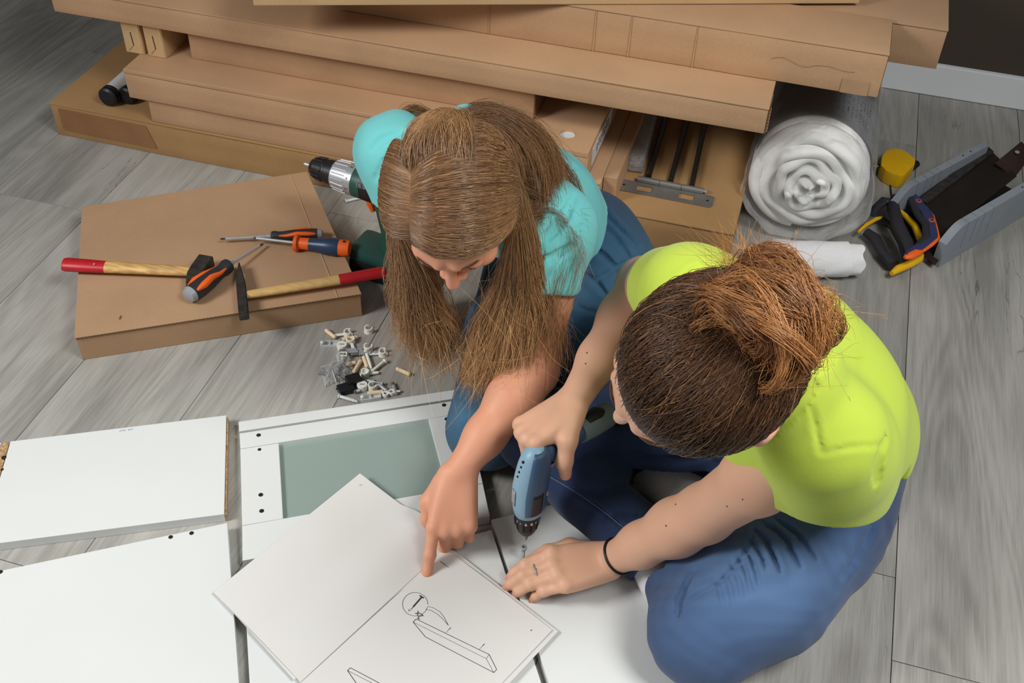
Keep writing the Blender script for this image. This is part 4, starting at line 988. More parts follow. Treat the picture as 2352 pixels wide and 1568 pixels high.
def strip(a, b, label):
    p0, p1 = P(*Z3(*a), .003), P(*Z3(*b), .003); r = root('plastic_strip', label, 'strip', tuple((p0 + p1) / 2), 'clear plastic strips'); d = nrm(p1 - p0); L = float(np.linalg.norm(p1 - p0)); n = V(-d[1], d[0], 0)
    ro = Euler((0, 0, math.atan2(d[1], d[0]))).to_matrix()
    for s in (1, -1): MB().box(tuple((p0 + p1) / 2 + n * s * .0058), (L, .0016, .006), .0004, ro).build('rail', M['nylon'], r, smooth=False)
    MB().box(tuple((p0 + p1) / 2 - V(0, 0, .002)), (L, .011, .0012), .0003, ro).build('web', M['nylon'], r, smooth=False)
    for e_ in (p0, (p0 + p1) / 2, p1): MB().box(tuple(e_), (.0016, .011, .006), .0004, ro).build('rib', M['nylon'], r, smooth=False)
    MB().lathe([(0, .004), (.006, .0042), (.008, .002)], p0 + d * .003, (0, 0, 1), 14).build('peg', M['nylon'], r)
strip((345, 545), (600, 540), 'clear ribbed strip at the upper left of the pile'); strip((900, 1300), (1170, 1255), 'clear ribbed strip against the white strip board')
# black plastic brackets
r = root('black_bracket', 'two-step black plastic bracket block in the fittings pile', 'bracket', tuple(P(*Z3(720, 1130), 0)))
for cx_, cy_, sx, sy, hh in ((690, 1160, .028, .020, .012), (800, 1050, .026, .022, .016), (820, 1150, .022, .016, .008)):
    q = P(*Z3(cx_, cy_), hh / 2); MB().box(tuple(q), (sx, sy, hh), .0012, Euler((0, 0, .75)).to_matrix()).build('block', M['black'], r, smooth=False)
MB().tube([P(*Z3(555, 1165), .006), P(*Z3(600, 1150), .006)], .0016, 8).build('peg', M['black'], r)
# white little hook pieces
r = root('plastic_hook', 'small square white hook among the steel bolts', 'hook', tuple(P(*Z3(660, 680), 0)))
for (a, b) in (((610, 655), (700, 655)), ((700, 655), (700, 705)), ((700, 705), (610, 705))):
    MB().tube([P(*Z3(*a), .012), P(*Z3(*b), .012)], .0014, 8).build('hook_bar', M['ivory'], r)
for c, l in (((1325, 1235), 'small white ring eyelet at the right foot of the pile'), ((1240, 1262), 'small white cup with brown inside against the strip board')):
    q = P(*Z3(*c), 0); r = root('plastic_eyelet', l, 'eyelet', tuple(q), 'white eyelets')
    MB().lathe([(0, .0055), (.006, .0062), (.0075, .0058), (.0075, .0032), (.004, .003)], q, (0, 0, 1), 20, caps=False).build('eyelet_ring', M['ivory'], r)
    MB().disc(q + V(0, 0, .003), .0031, thick=.0006).build('eyelet_core', M['card_in'], r)
    MB().tube([q + V(.005, .003, .004), q + V(.013, .008, .004)], .0022, 10).build('eyelet_stub', M['ivory'], r)
# bag of nails
q = P(*Z3(520, 980), 0)
r = root('nail_bag', 'clear zip bag with thin nails at the left of the pile', 'bag', tuple(q))
for k in range(36):
    a = q + V(rnd.uniform(-.015, .013), rnd.uniform(-.007, .007), rnd.uniform(.002, .008)); an = rnd.gauss(-0.25, .5); d = V(math.cos(an), math.sin(an), rnd.uniform(-.1, .1))
    MB().lathe([(0, .0018), (.0006, .0018), (.0007, .0007), (.023, .0006), (.025, .0002)], a - d * .012, d, 6).build('nail', M['chrome'], r)
mb = MB(); n = 22; A4 = [P(*Z3(*v), .002) for v in ((335, 860), (740, 700), (820, 960), (400, 1130))]
g = []
for i in range(n + 1):
    row = []
    for j in range(n + 1):
        u, v = i / n, j / n
        b_ = (A4[0] * (1 - u) + A4[1] * u) * (1 - v) + (A4[3] * (1 - u) + A4[2] * u) * v
        z = 0.002 + 0.011 * math.sin(PI * u) * math.sin(PI * v) + 0.002 * math.sin(u * 17 + v * 9) * math.sin(PI * u) + 0.0015 * math.sin(v * 23 - u * 6) * math.sin(PI * v)
        row.append(mb.bm.verts.new((b_[0], b_[1], max(.001, z))))
    g.append(row)
for i in range(n):
    for j in range(n): mb.bm.faces.new((g[i][j], g[i + 1][j], g[i + 1][j + 1], g[i][j + 1]))
mb.build('plastic_bag', M['film2'], r, angle=180)
MB().tube([P(*Z3(480, 820), .006), P(*Z3(520, 960), .012), P(*Z3(560, 1090), .004)], .0008, 6).build('zip_seam', M['nylon'], r)
r = root('empty_bag', 'crumpled empty clear bag behind the nail bag', 'bag', tuple(P(*Z3(660, 760), 0)))
mb = MB(); g = []; A4 = [P(*Z3(*v), .004) for v in ((550, 700), (740, 690), (790, 900), (590, 880))]
for i in range(n + 1):
    row = []
    for j in range(n + 1):
        u, v = i / n, j / n
        b_ = (A4[0] * (1 - u) + A4[1] * u) * (1 - v) + (A4[3] * (1 - u) + A4[2] * u) * v
        z = 0.004 + 0.008 * abs(math.sin(u * 7 + v * 3)) * math.sin(PI * u) + 0.004 * abs(math.sin(v * 11 - u * 6))
        row.append(mb.bm.verts.new((b_[0], b_[1], z)))
    g.append(row)
for i in range(n):
    for j in range(n): mb.bm.faces.new((g[i][j], g[i + 1][j], g[i + 1][j + 1], g[i][j + 1]))
mb.build('plastic_bag', M['film2'], r, angle=180)

# ------------------------------------------------------------------ screw and blue drill
sp = P(1202, 1257, 0.050)
r = root('wood_screw', 'steel wood screw held upright under the drill bit', 'screw', (sp[0], sp[1], ZB))
MB().lathe([(0, .001), (.004, .0018), (.0285, .0021), (.0300, .0058), (.0325, .0056), (.0335, .003)], (sp[0], sp[1], ZB), (0, 0, 1), 18).build('screw_body', M['chrome'], r)
for k in range(9): MB().lathe([(0, .0018), (.0006, .0031), (.0013, .0018)], (sp[0], sp[1], ZB + .004 + k * .0026), (0, 0, 1), 12).build('thread', M['chrome'], r)
for a in (0, PI / 2): MB().box((sp[0], sp[1], ZB + .0336), (.005, .001, .0006), 0, Euler((0, 0, a + .5)).to_matrix()).build('cross_slot', M['hole'], r, smooth=False)

dt = P(1208, 1240, 0.0535); dA = V(dt[0], dt[1], 0)
r = root('cordless_drill', 'light blue and navy cordless screwdriver held upright over the white board', 'drill', (dt[0], dt[1], dt[2]))
hdv = nrm(V(0.50, 0.86, 0)); hs = V(hdv[1], -hdv[0], 0)     # handle direction, and its right side
M['lblue'] = mat('light_blue_plastic', (134, 170, 192), 0.4, noise=0.03, nscale=20)
M['dblue'] = mat('slate_blue_plastic', (58, 84, 116), 0.45, noise=0.03, nscale=20)
z0 = dt[2]
MB().lathe([(0, .0006), (.006, .0030), (.0075, .0027), (.010, .0034), (.012, .0034), (.0125, .0048), (.021, .0052)], dt, (0, 0, 1), 6, caps=True).build('bit', M['metal'], r, smooth=False)
MB().lathe([(.019, .007), (.021, .010), (.030, .0145), (.042, .0172), (.055, .0190), (.068, .0196), (.069, .0186)], dt, (0, 0, 1), 36).build('torque_collar', M['black'], r, angle=28)
for k in range(10):
    an = 2 * PI * k / 10 + 0.3; u = V(math.cos(an), math.sin(an), 0)
    MB().tube([dt + u * .0172 + V(0, 0, .040), dt + u * .0192 + V(0, 0, .054)], .0017, 8, flat=(u, .4)).build('grip_recess', M['hole'], r)
for tx, an in (('1', -122), ('-', -105), ('6', -80), ('8', -55), ('1', -35)):
    an = math.radians(an); u = V(math.cos(an), math.sin(an), 0); tg = V(-math.sin(an), math.cos(an), 0)
    text_mesh('number', tx, 0.0075, dt + u * .0197 + V(0, 0, .0605), tg, V(0, 0, 1), M['white'], r, 0.0003)
body = MB(); secs = []
zs = [.067, .071, .085, .105, .125, .145, .165, .182, .192, .199]
ra = [.0190, .0215, .0238, .0250, .0252, .0246, .0230, .0200, .0150, .006]
def body_sec(mb, zz, a, b, off, n=36):
    return [mb.bm.verts.new(dt + V(0, 0, zz) + hdv * (off + b * math.cos(2 * PI * k / n)) + hs * (a * math.sin(2 * PI * k / n))) for k in range(n)]
for zz, a in zip(zs, ra): secs.append(body_sec(body, zz, a * 0.96, a * 1.06, 0.002 + 0.01 * max(0, (zz - .12) / .08)))
for a, b in zip(secs[:-1], secs[1:]):
    for k in range(36): body.bm.faces.new((a[k], a[(k + 1) % 36], b[(k + 1) % 36], b[k]))
body.bm.faces.new(secs[0][::-1]); body.bm.faces.new(secs[-1]); body.build('light_shell', M['lblue'], r, angle=60)
# navy insert: covers the right flank and back
ins = MB(); secs = []
for t in np.linspace(0, 1, 22):
    zz = .082 + (.1955 - .082) * t; a = float(np.interp(min(zz, .197), zs, ra)); off = 0.002 + 0.01 * max(0, (zz - .12) / .08)
    lo = -0.20 + 0.10 * t; hi = 1.35
    row = []
    for u in np.linspace(0, 1, 14):
        an = lo * PI + (hi - lo) * PI * u * 0.62 - 0.10 * PI
        # angle 0 = handle direction; negative side = right flank
        an2 = -0.80 * PI + 1.10 * PI * u
        rr_ = 1.03 + 0.0 * u
        row.append(ins.bm.verts.new(dt + V(0, 0, zz) + hdv * (off + a * 1.06 * rr_ * math.cos(an2)) + hs * (-a * .96 * rr_ * math.sin(an2))))
    secs.append(row)
for a, b in zip(secs[:-1], secs[1:]):
    for k in range(13): ins.bm.faces.new((a[k], a[k + 1], b[k + 1], b[k]))
o_ins = ins.build('navy_insert', M['dblue'], r, angle=60)
sm = o_ins.modifiers.new('thick', 'SOLIDIFY'); sm.thickness = 0.0014; sm.offset = 0.0
# dark window on the right flank towards the viewer, and a little display on the left
cs = V(0.35, -0.94, 0)
def on_body(an_deg, zz, k=1.0):
    a = float(np.interp(min(zz, .197), zs, ra)); off = 0.002 + 0.01 * max(0, (zz - .12) / .08); u = V(math.cos(math.radians(an_deg)), math.sin(math.radians(an_deg)), 0)
    den = math.sqrt(((u @ hdv) / 1.06) ** 2 + ((u @ hs) / 0.96) ** 2)
    return dt + V(0, 0, zz) + hdv * off + u * a * k / den
def patch(name, a0, a1, z_0, z_1, m, k=1.02, skew=0.0):
    mb = MB(); g = []
    for i in range(7):
        row = []
        for j in range(7):
            zz = z_0 + (z_1 - z_0) * j / 6
            row.append(mb.bm.verts.new(on_body(a0 + (a1 - a0) * i / 6 + skew * j / 6, zz, k)))
        g.append(row)
    for i in range(6):
        for j in range(6): mb.bm.faces.new((g[i][j], g[i + 1][j], g[i + 1][j + 1], g[i][j + 1]))
    o = mb.build(name, m, r, angle=60); s_ = o.modifiers.new('thick', 'SOLIDIFY'); s_.thickness = 0.001; s_.offset = 0; return o
patch('dark_window', -66, -28, .084, .128, M['black'], 1.055, 2)
patch('display', -143, -124, .098, .128, M['greyc'], 1.03)
for k in range(4):
    q = on_body(-132 + k * 1.5, .155 + k * .009, 1.0); MB().sphere(tuple(q), 0.0018 if k < 3 else .0023, 10, 6).build('indicator_dot', M['hole'], r)
hp = dt + V(0, 0, .170)
MB().tube([hp, hp + hdv * .022 + V(0, 0, 0.0), hp + hdv * .06 - V(0, 0, .001), hp + hdv * .105 - V(0, 0, .004), hp + hdv * .150 - V(0, 0, .008)], [.020, .0165, .0150, .0160, .0170], 20, flat=(hs, 0.85)).build('handle', M['dblue'], r)
M['gblue'] = mat('grey_blue_rubber', (110, 128, 134), 0.6)
MB().tube([hp + hdv * .098 - V(0, 0, .004), hp + hdv * .125 - V(0, 0, .006), hp + hdv * .160 - V(0, 0, .009), hp + hdv * .166 - V(0, 0, .009)], [.0180, .0205, .0205, .014], 20, flat=(hs, 0.9)).build('handle_foot', M['gblue'], r)
MB().tube([hp + hdv * .112 + V(0, 0, .012), hp + hdv * .135 + V(0, 0, .0125), hp + hdv * .150 + V(0, 0, .008)], [.008, .0115, .005], 12, flat=(V(0, 0, 1), .5)).build('rubber_inlay', M['black'], r)
MB().tube([hp + hdv * .03 - V(0, 0, .012), hp + hdv * .034 - V(0, 0, .022), hp + hdv * .045 - V(0, 0, .024)], [.006, .0065, .005], 12).build('trigger', M['black'], r)
st0 = hp + hdv * .164
for k, off in enumerate((0.0, 0.008)):
    MB().tube([st0 + hs * off, st0 + hs * (.018 + off) + hdv * .008 - V(0, 0, .012), P(1380 + k * 10, 985, .15), P(1400 + k * 8, 1030, .125), P(1392 + k * 12, 1038, .12)], [.004, .0042, .0042, .0045, .003], 10, flat=(V(0, 0, 1), .5)).build('wrist_strap', M['black'], r)
# ------------------------------------------------------------------ smooth-union volume -> mesh (for bodies and clothes)
class Vol:
    def __init__(s, lo, hi, h):
        s.lo = np.asarray(lo, float); s.h = h
        s.n = np.ceil((np.asarray(hi, float) - s.lo) / h).astype(int) + 1
        s.F = np.full(tuple(s.n), 0.5, np.float32)
    def sub(s, lo, hi, pad):
        a = np.floor((np.asarray(lo) - pad - s.lo) / s.h).astype(int); b = np.ceil((np.asarray(hi) + pad - s.lo) / s.h).astype(int) + 1
        a = np.clip(a, 0, s.n); b = np.clip(b, 0, s.n)
        if (b <= a).any(): return None
        ax = [(s.lo[i] + np.arange(a[i], b[i]) * s.h).astype(np.float32) for i in range(3)]
        X = np.stack(np.meshgrid(*ax, indexing='ij'), -1)
        return (slice(a[0], b[0]), slice(a[1], b[1]), slice(a[2], b[2])), X
    def smin(s, sl, d, k):
        F = s.F[sl]
        if k <= 0: s.F[sl] = np.minimum(F, d); return
        h = np.clip(0.5 + 0.5 * (F - d) / k, 0, 1); s.F[sl] = F * (1 - h) + d * h - k * h * (1 - h)
    def cap(s, a, b, ra, rb=None, k=0.02, flat=None):
        a = np.asarray(a, float); b = np.asarray(b, float); rb = ra if rb is None else rb
        R = max(ra, rb); r = s.sub(np.minimum(a, b) - R, np.maximum(a, b) + R, k + 3 * s.h)
        if r is None: return s
        sl, X = r; ba = (b - a).astype(np.float32); L2 = float(ba @ ba) + 1e-12
        p = X - a.astype(np.float32); t = np.clip((p @ ba) / L2, 0, 1)
        q = p - t[..., None] * ba
        if flat is not None:
            n = nrm(flat[0]).astype(np.float32); f = flat[1]; q = q + (q @ n)[..., None] * n * (1 / f - 1)
        d = np.sqrt((q * q).sum(-1)) - (ra + (rb - ra) * t)
        if flat is not None: d = d * min(1, 0.5 + 0.5 * flat[1])
        s.smin(sl, d.astype(np.float32), k); return s
    def chain(s, pts, k=0.02, flat=None):
        for (a, ra), (b, rb) in zip(pts[:-1], pts[1:]): s.cap(a, b, ra, rb, k, flat)
        return s
    def ell(s, c, r, R=None, k=0.02, cut=False):
        c = np.asarray(c, float); R = np.eye(3) if R is None else np.asarray(R, float)   # columns = axes
        m = max(r); q = s.sub(c - m, c + m, k + 3 * s.h)
        if q is None: return s
        sl, X = q; l = (X - c.astype(np.float32)) @ R.astype(np.float32); rr = np.asarray(r, np.float32)
        k0 = np.sqrt(((l / rr) ** 2).sum(-1)); k1 = np.sqrt(((l / rr ** 2) ** 2).sum(-1)) + 1e-6
        d = k0 * (k0 - 1) / k1
        if cut:
            F = s.F[sl]; h = np.clip(0.5 - 0.5 * (F + d) / k, 0, 1); s.F[sl] = F * (1 - h) - d * h + k * h * (1 - h)
        else: s.smin(sl, d.astype(np.float32), k)
        return s
    def plane(s, p, n, lo=None, hi=None):
        """cut away the side the normal points to (inside an optional box)"""
        lo = s.lo if lo is None else lo; hi = s.lo + s.n * s.h if hi is None else hi
        q = s.sub(lo, hi, 0)
        if q is None: return s
        sl, X = q; n = nrm(n).astype(np.float32); d = (X - np.asarray(p, np.float32)) @ n
        s.F[sl] = np.maximum(s.F[sl], d); return s
    def displace(s, fn, lo, hi):
        q = s.sub(lo, hi, 0)
        if q is None: return s
        sl, X = q; s.F[sl] = s.F[sl] + fn(X).astype(np.float32); return s
    def mesh(s, name, m, parent, tint=None, smooth_it=1):
        F = s.F; h = s.h
        S = F < 0
        c = [S[i:F.shape[0] - 1 + i, j:F.shape[1] - 1 + j, k:F.shape[2] - 1 + k] for i in (0, 1) for j in (0, 1) for k in (0, 1)]
        allv = c[0].copy(); anyv = c[0].copy()
        for q in c[1:]: allv &= q; anyv |= q
        act = np.argwhere(anyv & ~allv)
        idx = np.full(tuple(np.array(F.shape) - 1), -1, np.int32); idx[act[:, 0], act[:, 1], act[:, 2]] = np.arange(len(act))
        offs = [(i, j, k) for i in (0, 1) for j in (0, 1) for k in (0, 1)]
        val = np.stack([F[act[:, 0] + o[0], act[:, 1] + o[1], act[:, 2] + o[2]] for o in offs], 1)
        acc = np.zeros((len(act), 3)); cnt = np.zeros(len(act))
        for ia, oa in enumerate(offs):
            for ib, ob in enumerate(offs):
                if ib <= ia or sum(abs(oa[q] - ob[q]) for q in range(3)) != 1: continue
                va, vb = val[:, ia], val[:, ib]; cr = (va < 0) != (vb < 0)
                t = np.where(cr, va / np.where(cr, va - vb, 1), 0)
                acc += np.where(cr[:, None], np.array(oa) + t[:, None] * (np.array(ob) - np.array(oa)), 0); cnt += cr
        vs = s.lo + (act + acc / cnt[:, None]) * h
        quads = []
        for ax in range(3):
            o1, o2 = [(1, 2), (2, 0), (0, 1)][ax]
            sl0 = [slice(None)] * 3; sl1 = [slice(None)] * 3; sl0[ax] = slice(0, -1); sl1[ax] = slice(1, None)
            A, B = S[tuple(sl0)], S[tuple(sl1)]
            e = np.argwhere(A != B)
            ok = (e[:, o1] > 0) & (e[:, o2] > 0) & (e[:, o1] < F.shape[o1] - 1) & (e[:, o2] < F.shape[o2] - 1)
            e = e[ok]; fl_ = A[e[:, 0], e[:, 1], e[:, 2]]
            def at(d1, d2):
                q = e.copy(); q[:, o1] -= d1; q[:, o2] -= d2; return idx[q[:, 0], q[:, 1], q[:, 2]]
            q = np.stack([at(1, 1), at(0, 1), at(0, 0), at(1, 0)], 1)
            q = np.where(fl_[:, None], q, q[:, ::-1]); quads.append(q)
        Q = np.concatenate(quads); Q = Q[(Q >= 0).all(1)]
        for _ in range(smooth_it):     # light relaxation
            e = np.concatenate([Q[:, [0, 1]], Q[:, [1, 2]], Q[:, [2, 3]], Q[:, [3, 0]]])
            sm = np.zeros_like(vs); ct = np.zeros(len(vs))
            for a, b in ((0, 1), (1, 0)):
                for d_ in range(3): sm[:, d_] += np.bincount(e[:, a], vs[e[:, b], d_], len(vs))
                ct += np.bincount(e[:, a], minlength=len(vs))
            vs = vs * 0.5 + 0.5 * sm / np.maximum(ct, 1)[:, None]
        me = bpy.data.meshes.new(name)
        me.vertices.add(len(vs)); me.vertices.foreach_set('co', vs.astype(np.float32).ravel())
        me.loops.add(len(Q) * 4); me.loops.foreach_set('vertex_index', Q.astype(np.int32).ravel())
        me.polygons.add(len(Q)); me.polygons.foreach_set('loop_start', np.arange(0, len(Q) * 4, 4, dtype=np.int32)); 
        me.update(calc_edges=True); me.validate()
        if tint is not None:
            colr = tint(vs); ca = me.color_attributes.new('Col', 'FLOAT_COLOR', 'POINT')
            ca.data.foreach_set('color', np.concatenate([colr, np.ones((len(vs), 1))], 1).astype(np.float32).ravel())
        return link(name, me, m, parent, angle=0)

def tri(vol, q):
    """trilinear value of the field at points q"""
    g_ = (q - vol.lo) / vol.h; ok = ((g_ >= 0) & (g_ < vol.n - 1.001)).all(1); g_ = np.clip(g_, 0, vol.n - 1.001); i = g_.astype(int); f = g_ - i; v = 0
    for a in (0, 1):
        for b in (0, 1):
            for c in (0, 1):
                v = v + vol.F[i[:, 0] + a, i[:, 1] + b, i[:, 2] + c] * (f[:, 0] if a else 1 - f[:, 0]) * (f[:, 1] if b else 1 - f[:, 1]) * (f[:, 2] if c else 1 - f[:, 2])
    return np.where(ok, v, 1.0)
def hit(vol, px, z_hi=0.85):
    """first surface point of a volume seen at a photo pixel (used to set seams, folds and moles on the cloth)"""
    a = P(px[0], px[1], z_hi); b = P(px[0], px[1], 0.0); L_ = np.linalg.norm(b - a); n = int(L_ / (vol.h * .25))
    q = a[None, :] + (b - a)[None, :] * np.linspace(0, 1, n)[:, None]
    w_ = np.argwhere(tri(vol, q) < 0)
    return q[w_[0, 0]] if len(w_) else None
def normal_at(vol, p, e=0.006):
    d = np.eye(3) * e; return nrm([tri(vol, (p + d[k])[None])[0] - tri(vol, (p - d[k])[None])[0] for k in range(3)])
def fold_field(vol, specs, taper=.7):
    """specs: (pixel polyline, width, depth): grooves (depth>0) or ridges pressed into the cloth, with a soft shoulder each side"""
    segs = []
    for px, wd, amp in specs:
        dense = cr([(a, b, 0) for a, b in px], 6 * len(px))[:, :2]
        pts = [hit(vol, q) for q in dense]; pts = [q for q in pts if q is not None]; n = len(pts)
        if n < 4: continue
        nn = [normal_at(vol, q) for q in pts]
        for i in range(n - 1):
            if np.linalg.norm(pts[i + 1] - pts[i]) > 0.04: continue
            segs.append((pts[i], pts[i + 1], nrm(nn[i] + nn[i + 1]), wd, amp, i / n, 1 / n))
    G = np.zeros(vol.F.shape, np.float32)
    for a, b, nm, wd, amp, u0, du in segs:
        r = vol.sub(np.minimum(a, b), np.maximum(a, b), max(wd * 3.2, .016))
        if r is None: continue
        sl, X = r; ba = (b - a).astype(np.float32); p = X - a.astype(np.float32); t = (p @ ba) / (ba @ ba + 1e-12); tc_ = np.clip(t, 0, 1)
        q = p - tc_[..., None] * ba; dn = q @ nm.astype(np.float32); q = q - dn[..., None] * nm.astype(np.float32); d = np.linalg.norm(q, axis=-1)
        am = amp * np.sin(PI * np.clip(u0 + du * tc_, .03, .97)) ** taper * np.exp(-(dn / .014) ** 4)
        v = am * (np.exp(-(d / wd) ** 2) - .40 * np.exp(-((d - 2.0 * wd) / wd) ** 2))
        cur = G[sl]; G[sl] = np.where(np.abs(v) > np.abs(cur), v, cur)
    vol.F += G
def on_surface(vol, px, name, m, parent, rad=.0008, n=4, lift=.0006):
    pts = [hit(vol, q) for q in px]; pts = [q for q in pts if q is not None]; up = nrm(V(0, -.6, .8)) * lift
    return len(pts) > 2 and MB().tube(cr([q + up for q in pts], n * len(pts)), rad, 6).build(name, M[m] if isinstance(m, str) else m, parent)

def strands(name, curves, m, parent, rad=0.0004, cols=None, tipfade=0.5):
    """curves (S,N,3) -> one mesh of thin 3-sided tapered tubes; cols (S,3) or (S,N,3)"""
    C = np.asarray(curves, float); S_, N_ = C.shape[:2]
    T = np.gradient(C, axis=1); T /= np.linalg.norm(T, axis=2, keepdims=True) + 1e-9
    ref = nrg.normal(size=(S_, 1, 3)); A = np.cross(T, ref); A /= np.linalg.norm(A, axis=2, keepdims=True) + 1e-9; B = np.cross(T, A)
    tt = np.linspace(0, 1, N_); rr = rad * (1 - tipfade * tt ** 3); rr = (np.ones((S_, 1)) * rr)[..., None]
    if hasattr(rad, '__len__'): rr = np.asarray(rad)[:, None, None] * (1 - tipfade * tt ** 3)[None, :, None]
    V3 = np.stack([C + rr * (A * math.cos(a) + B * math.sin(a)) for a in (0, 2 * PI / 3, 4 * PI / 3)], 2)   # S,N,3,3
    vs = V3.reshape(-1, 3); base = (np.arange(S_)[:, None] * N_ + np.arange(N_ - 1)[None, :]) * 3
    q = []
    for k in range(3):
        k2 = (k + 1) % 3
        q.append(np.stack([base + k, base + k2, base + 3 + k2, base + 3 + k], -1).reshape(-1, 4))
    Q = np.concatenate(q)
    me = bpy.data.meshes.new(name); me.vertices.add(len(vs)); me.vertices.foreach_set('co', vs.astype(np.float32).ravel())
    me.loops.add(len(Q) * 4); me.loops.foreach_set('vertex_index', Q.astype(np.int32).ravel())
    me.polygons.add(len(Q)); me.polygons.foreach_set('loop_start', np.arange(0, len(Q) * 4, 4, dtype=np.int32)); me.update(calc_edges=True)
    if cols is not None:
        cc_ = np.asarray(cols, float)
        if cc_.ndim == 2: cc_ = np.repeat(cc_[:, None, :], N_, 1)
        cc_ = np.repeat(cc_[:, :, None, :], 3, 2).reshape(-1, 3)
        ca = me.color_attributes.new('Col', 'FLOAT_COLOR', 'POINT'); ca.data.foreach_set('color', np.concatenate([cc_, np.ones((len(cc_), 1))], 1).astype(np.float32).ravel())
    o = link(name, me, m, parent, angle=0); o['kind'] = 'stuff'
    return o

def cr(pts, n):
    """Catmull-Rom resample of a polyline to n points"""
    p = np.asarray(pts, float); q = np.concatenate([[2 * p[0] - p[1]], p, [2 * p[-1] - p[-2]]]); out = []
    for s in np.linspace(0, len(p) - 1 - 1e-9, n):
        i = int(s); t = s - i; a, b, c, d = q[i], q[i + 1], q[i + 2], q[i + 3]
        out.append(0.5 * (2 * b + (c - a) * t + (2 * a - 5 * b + 4 * c - d) * t * t + (3 * b - a - 3 * c + d) * t ** 3))
    return np.array(out)
def sheet(guides, n, N=16, spread=0.004, wave=0.004, thick=0.004, tipjit=0.02, seed=0, clump=40, lenjit=0.12):
    """n strands interpolated between the guide curves, bunched into clumps"""
    g = np.random.default_rng(seed); G = np.array([cr(q, N) for q in guides]); K = len(G)
    u = g.uniform(0, 1, n); cl = g.uniform(0, 1, clump); ci = np.abs(u[:, None] - cl[None, :]).argmin(1)
    tt = np.linspace(0, 1, N)
    uu = u[:, None] + (cl[ci] - u)[:, None] * (0.75 * tt[None, :] ** 1.2)
    s = np.clip(uu, 0, 1) * (K - 1); i0 = np.clip(s.astype(int), 0, K - 2); f = (s - i0)[..., None]
    j = np.arange(N)[None, :].repeat(n, 0)
    C = G[i0, j] * (1 - f) + G[i0 + 1, j] * f
    rnd3 = g.normal(size=(n, 3)); C += rnd3[:, None, :] * (thick * (0.35 + 0.65 * tt))[None, :, None]
    cw = g.normal(size=(clump, 3)); cph = g.uniform(0, 6.28, clump); cfr = g.uniform(.4, 1.2, clump)
    C += cw[ci][:, None, :] * (wave * np.sin(tt[None, :] * cfr[ci][:, None] * 6.28 + cph[ci][:, None]) * tt[None, :] ** 0.8)[..., None]
    ph = g.uniform(0, 6.28, n); C += g.normal(size=(n, 3))[:, None, :] * (spread * np.sin(tt[None, :] * g.uniform(1.5, 5, n)[:, None] + ph[:, None]) * tt[None, :])[..., None]
    C += g.normal(size=(n, 3))[:, None, :] * (tipjit * tt ** 3)[None, :, None]
    # vary length
    L = 1 - g.uniform(0, lenjit, n)
    tq = tt[None, :] * L[:, None] * (N - 1); a = np.clip(tq.astype(int), 0, N - 2); ff = (tq - a)[..., None]; ii = np.arange(n)[:, None]
    return C[ii, a] * (1 - ff) + C[ii, a + 1] * ff

def frame(F, U):
    F = nrm(F); R = nrm(np.cross(F, U)); U = np.cross(R, F); return np.stack([R, F, U], 1)     # columns right, forward, up

def head(vol, c, A, k=0.012, s=1.0, ears={-1: .084, 1: .084}):
    L = lambda x, y, z: c + A @ (np.array([x, y, z]) * s)
    vol.ell(L(0, -0.012, 0.032), (0.073 * s, 0.090 * s, 0.080 * s), A, k)
    vol.ell(L(0, 0.022, -0.02), (0.060 * s, 0.066 * s, 0.075 * s), A, 0.02)
    for x in (-1, 1):
        vol.cap(L(x * .050, -.005, -.045), L(x * .012, .062, -.088), .020 * s, .017 * s, 0.02)
        vol.ell(L(x * .040, .056, -.028), (.020 * s, .022 * s, .022 * s), A, 0.015)
        vol.cap(L(x * .012, .083, .022), L(x * .040, .068, .020), .009 * s, .008 * s, 0.012)
    vol.ell(L(0, .068, -.088), (.018 * s, .014 * s, .014 * s), A, 0.012)
    for x in (-1, 1): vol.ell(L(x * .031, .092, .002), (.016 * s, .012 * s, .010 * s), A, 0.010, cut=True)
    for x in (-1, 1): vol.ell(L(x * .031, .0725, .001), (.0145 * s, .0125 * s, .0115 * s), A, 0.003)
    vol.cap(L(0, .082, .010), L(0, .106, -.030), .0065 * s, .0095 * s, 0.008)
    for x in (-1, 1): vol.ell(L(x * .012, .092, -.034), (.0085 * s, .009 * s, .007 * s), A, 0.005)
    vol.cap(L(-.017, .083, -.056), L(.017, .083, -.056), .0058 * s, None, 0.006); vol.cap(L(-.014, .082, -.066), L(.014, .082, -.066), .0065 * s, None, 0.005)
    for x in (-1, 1):
        vol.ell(L(x * ears[x], -.008, -.006), (.011 * s, .019 * s, .032 * s), A, 0.004)
        vol.ell(L(x * (ears[x] + .010), -.012, .004), (.0045 * s, .011 * s, .016 * s), A, 0.003, cut=True)
    return L

